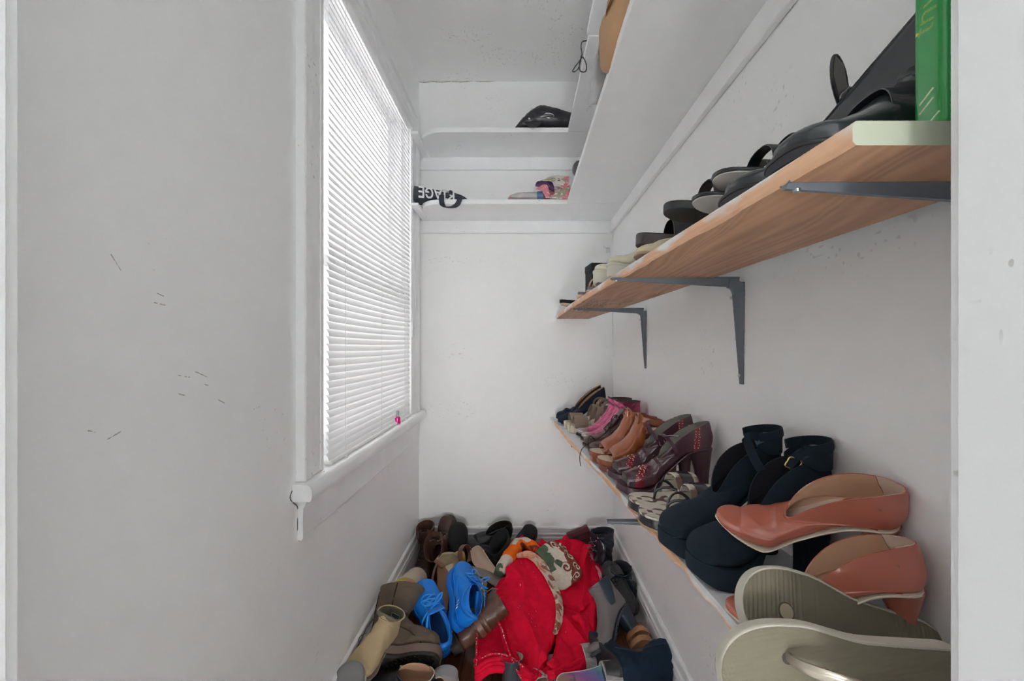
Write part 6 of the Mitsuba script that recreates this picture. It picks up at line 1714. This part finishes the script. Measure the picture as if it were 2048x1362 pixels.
# maroon clutch, black chained boots, pale fluff by the right wall
k = thing('maroon_clutch', 'flat maroon ribbed clutch leaning on the back wall behind the red blanket', 'bag')
c4 = [at(1133, 1070, 2.30), at(1174, 1053, 2.325), at(1200, 1100, 2.285), at(1160, 1116, 2.26)]
v0 = np.array([*c4, *[c + np.array([0, .018, .004]) for c in c4]])
put(k, 'body', trimesh.convex.convex_hull(v0), 'm_leather', (.085, .012, .018), smooth=False)
for t in (.2, .4, .6, .8):
    a, b = c4[0] + (c4[3] - c4[0]) * t, c4[1] + (c4[2] - c4[1]) * t
    put(k, 'rib', tube([a + [0, -.002, 0], b + [0, -.002, 0]], .0025, 8, 6), 'm_leather', (.055, .008, .014))
DK = (.016, .022, .032)


def chain(pts, n, r=.0075):
    p = spline(pts, n)
    t = np.gradient(p, axis=0)
    ms = []
    for i in range(n):
        x = t[i] / np.linalg.norm(t[i])
        u = np.cross(x, [.2, -.5, .8]); u /= np.linalg.norm(u)
        w = np.cross(x, u)
        o = u if i % 2 else w
        ms.append(tube([p[i] + x * r * math.cos(a) + o * r * .62 * math.sin(a) for a in np.linspace(0, 6.283, 13)[:-1]], .0016, 18, 5, True))
    return cat(*ms)


def biker(seed, H, slump_):
    P, W, zb, rows = boot(.25, DK, 'm_gloss', H=H, heel_h=.035, shaft=.05, shaft_w=.046, toe_h=.042, ball=.047, sole_th=.010, sole_col=(.02, .02, .022), lining=(.03, .035, .045), wrinkle=.016, seed=seed, slump=slump_, ns=100, nf=70)
    f = lambda t: (np.array([.155 - t * .045, 0, .10 + t * (H - .09)]), np.array([0, 1., 0]), np.array([.9, 0, .4]))
    P.append(lace_rows(lambda t: (f(t)[0] + np.array([.004, 0, .003]), *f(t)[1:]), 5, .020, .0018, (.10, .11, .12)))
    eyelets(P, [f(i / 5)[0] + np.array([.002, s * .02, .003]) for i in range(6) for s in (1, -1)], (.55, .55, .56))
    P.append(('flap', sheet([[[.12, .03, H + .02], [.12, .055, H + .03], [.10, .075, H + .01]], [[.11, .035, H - .03], [.12, .062, H - .02], [.11, .085, H - .045]], [[.12, .035, H - .07], [.13, .055, H - .075], [.13, .070, H - .09]]], .004, 24, 24, .006, 30, seed), 'm_gloss', DK))
    P.append(('chain', chain([[.165, .046, .040], [.12, .050, .062], [.07, .048, .070], [.02, .042, .064], [-.006, .01, .06]], 16), 'm_metal', (.62, .63, .65)))
    P.append(('chain', chain([[.165, -.046, .040], [.12, -.050, .062], [.07, -.048, .070], [.02, -.042, .064], [-.006, -.01, .06]], 16), 'm_metal', (.62, .63, .65)))
    return P


for i, (o, fw, up, H, lb) in enumerate((([.452, 2.165, .01], [-.85, -.52, .05], [.05, .05, 1], .20, 'black leather boot with chains and an open shaft, in the corner behind the red blanket'),
                                        ([.452, 1.965, .004], [-.45, -.95, .0], [.12, -.10, 1], .165, 'black leather boot with silver chains, collapsed by the right baseboard above the grey boot'))):
    k = place(biker(21 + i * 4, H, -.01 + .03 * i), frame(o, fw, up), 'chained_boot', lb, 'boot', 'black chained boots')
k = thing('fleece_scrap', 'cream fluffy scrap between the red blanket and the chained boots', 'cloth')
put(k, None, fuzz(tf(blob([.028, .06, .055], 5, 1, .5, 30, 3), euler([.395, 1.885, .085], 20)), .008, 60), 'm_fleece', (.56, .50, .44), smooth=True)

# grey heeled boot with elastic side panel
GB, NV = (.165, .145, .145), (.022, .034, .052)
P, W, zb, rows = boot(.242, GB, 'm_suede', H=.118, heel_h=.062, shaft=.052, shaft_w=.043, toe_h=.034, ball=.044, toe_p=1.9, sole_th=.008, sole_col=(.045, .055, .07), heel_col=NV, lining=(.06, .06, .065), wrinkle=.004, seed=2, ns=90)
z0 = float(zb(0))
for s in (1, -1):
    el = lambda x, z, w: [x, w * math.sqrt(max(.05, 1 - ((x - .055) / .060) ** 2)) + .0016, z0 + z]
    g = [[el(x, .1165, .0432) for x in (.018, .035, .055, .078)], [el(x, .085, .0420) for x in (.030, .045, .062, .083)], [el(x, .056, .0385) for x in (.045, .056, .069, .086)], [el(x, .028, .0370) for x in (.060, .067, .075, .083)]]
    P.append(('elastic_panel', sheet([[[x, s * y, z] for x, y, z in r] for r in g], .004, 30, 20), 'm_satin', NV))
P.append(('welt', sole(.242, W, lambda x: zb(x) + .002, lambda x: zb(x) - .002, .0045), 'm_satin', (.035, .045, .06)))
tz = [tube([[x, s * (float(W(x)) + .0035), float(zb(x)) - .004], [x + .004, s * (float(W(x + .004)) + .0035), float(zb(x)) - .009]], .0018, 4, 6) for x in np.arange(.10, .225, .011) for s in (1, -1)]
P.append(('sole_tooth', cat(*tz), 'm_matte', (.02, .024, .03)))
k = place(P, from_toe(at(1190, 1320, 1.475), [-.76, -.60, -.12], [-.36, .62, .66], .242), 'heeled_boot', 'grey suede heeled boot with a navy elastic side panel, lying on the silver slide', 'boot')
labels[k + '__sole_tooth'] = {'kind': 'stuff'}

P, W, zt = slide(.25, (.03, .033, .036), (.020, .022, .024), (.025, .028, .03), .0, .022, .05, .05, .70)
place(P, frame([.474, 1.72, .10], [-.25, -.25, .85] if 0 else [-.28, .85, .35], [-.75, -.45, .5]), 'slide_sandal', 'black slide wedged between the grey heeled boot and the right baseboard', 'sandal')
P, W, zt = slide(.25, (.40, .20, .10), (.16, .08, .045), (.42, .20, .095), .0, .012, .022, .048, .76, n_straps=2)
P.append(('ankle_strap', ribbon([[.09, .034, .016], [.085, .040, .06], [.04, .03, .085], [.0, 0, .082], [.04, -.03, .085], [.085, -.040, .06], [.09, -.034, .016]], 'out', .010, .003, 60), 'm_leather', (.44, .22, .11)))
P.append(('edge', sole(.25, W, lambda x: zt(x) - .004, lambda x: zt(x) - .012, .0015), 'm_leather', (.02, .016, .014)))
place(P, frame([.470, 1.40, .055], [-.10, .95, .18], [-.72, -.22, .62]), 'strappy_sandal', 'tan leather strappy sandal on its side between the grey boot and the right baseboard', 'sandal')

# silver glitter slides with a shimmering footbed
def holo(v):
    t = v[:, 0] * 26 + v[:, 1] * 30
    c = np.stack([.36 + .16 * np.sin(t), .34 + .14 * np.sin(t * 1.0 + 2.1), .42 + .16 * np.sin(t + 4.2)], 1)
    return np.clip(c, 0, 1)


def glit(v):
    n = meshkit.noise(v * 600, 3)[:, None]
    return np.array([.50, .49, .48]) * (.55 + .9 * n)


def silver_slide():
    P, W, zt = slide(.25, (.4, .4, .45), (.52, .50, .48), (.5, .5, .5), .0, .016, .055, .050, .72)
    P[1] = ('footbed', P[1][1], 'm_shimmer', holo)
    st = over(.72 * .25, .047, -.047, .008, .050, .055, .0035, 0, 90)
    for _ in range(2): st = trimesh.remesh.subdivide(*st)
    P[2] = ('strap', st, 'm_shimmer', glit)
    P.append(('maker_lettering', tf(text3(['DREAM', 'STEP'], .008), frame([.055, 0, .0185], [0, -1, 0], [0, 0, 1])), 'm_matte', (.10, .10, .12)))
    P.append(('footbed_rim', sole(.25, W, lambda x: zt(x) + .0010, lambda x: zt(x) - .006, .0016), 'm_satin', (.55, .53, .50)))
    return P


place(silver_slide(), frame([.115, 1.365, .088], [1, .12, .02], [-.05, -.42, 1]), 'slide_sandal', 'silver glitter slide with a shimmering footbed, under the toe of the grey heeled boot', 'sandal', 'silver glitter slides')
place(mirrored(silver_slide()), frame([.07, 1.50, .050], [1, .15, .0], [0, -.30, 1]), 'slide_sandal', 'silver glitter slide mostly covered by its mate and the red blanket', 'sandal', 'silver glitter slides')

# navy suede tall boot in the near right corner
P, W, zb, rows = boot(.25, (.012, .024, .042), 'm_suede', H=.20, heel_h=.04, shaft=.075, shaft_w=.058, toe_h=.042, ball=.047, sole_th=.010, sole_col=(.02, .02, .022), lining=(.16, .15, .14), wrinkle=.014, seed=31, slump=.02, ns=100, nf=70)
for s in (1, -1):
    P.append(('seam', tube([[.06, s * .0585, .235], [.055, s * .055, .17], [.06, s * .046, .11], [.09, s * .043, .06]], .0016, 40, 6), 'm_suede', (.03, .045, .065)))
P.append(('pull_tab', ribbon([[.0, -.03, .236], [-.012, -.034, .228], [-.014, -.036, .205]], [-1, 0, .3], .010, .003, 14), 'm_satin', (.5, .48, .45)))
place(P, frame([.275, 1.345, .140], [-.12, .95, -.22], [.92, -.28, .06]), 'tall_boot', 'navy suede boot slumped against the right baseboard, nearest the door', 'boot')

# cream sandals at the foot of the blanket
P, W, zt = slide(.24, (.50, .44, .36), (.30, .24, .18), (.56, .52, .47), .0, .012, .014, .045, .74, n_straps=2)
P.append(('strap', ribbon([[.19, .03, .02], [.15, .01, .05], [.10, -.03, .055], [.06, -.036, .02]], [[0, .3, 1]] * 4, .012, .0025, 30), 'm_shimmer', (.56, .53, .48)))
place(P, frame([.075, 1.56, .012], [.05, -1, .10], [0, .1, 1]), 'strappy_sandal', 'cream strappy sandal poking out from under the front of the red blanket', 'sandal')
P, W, zb, rows = boot(.25, (.04, .045, .055), 'm_satin', H=.06, heel_h=.01, toe_h=.045, sole_th=.012, sole_col=(.10, .10, .11))
place(P, frame([-.035, 1.53, .004], [.08, -1, .06], [0, 0, 1]), 'trainer', 'dark slate shoe with only its toe showing under the blanket hem', 'shoe')
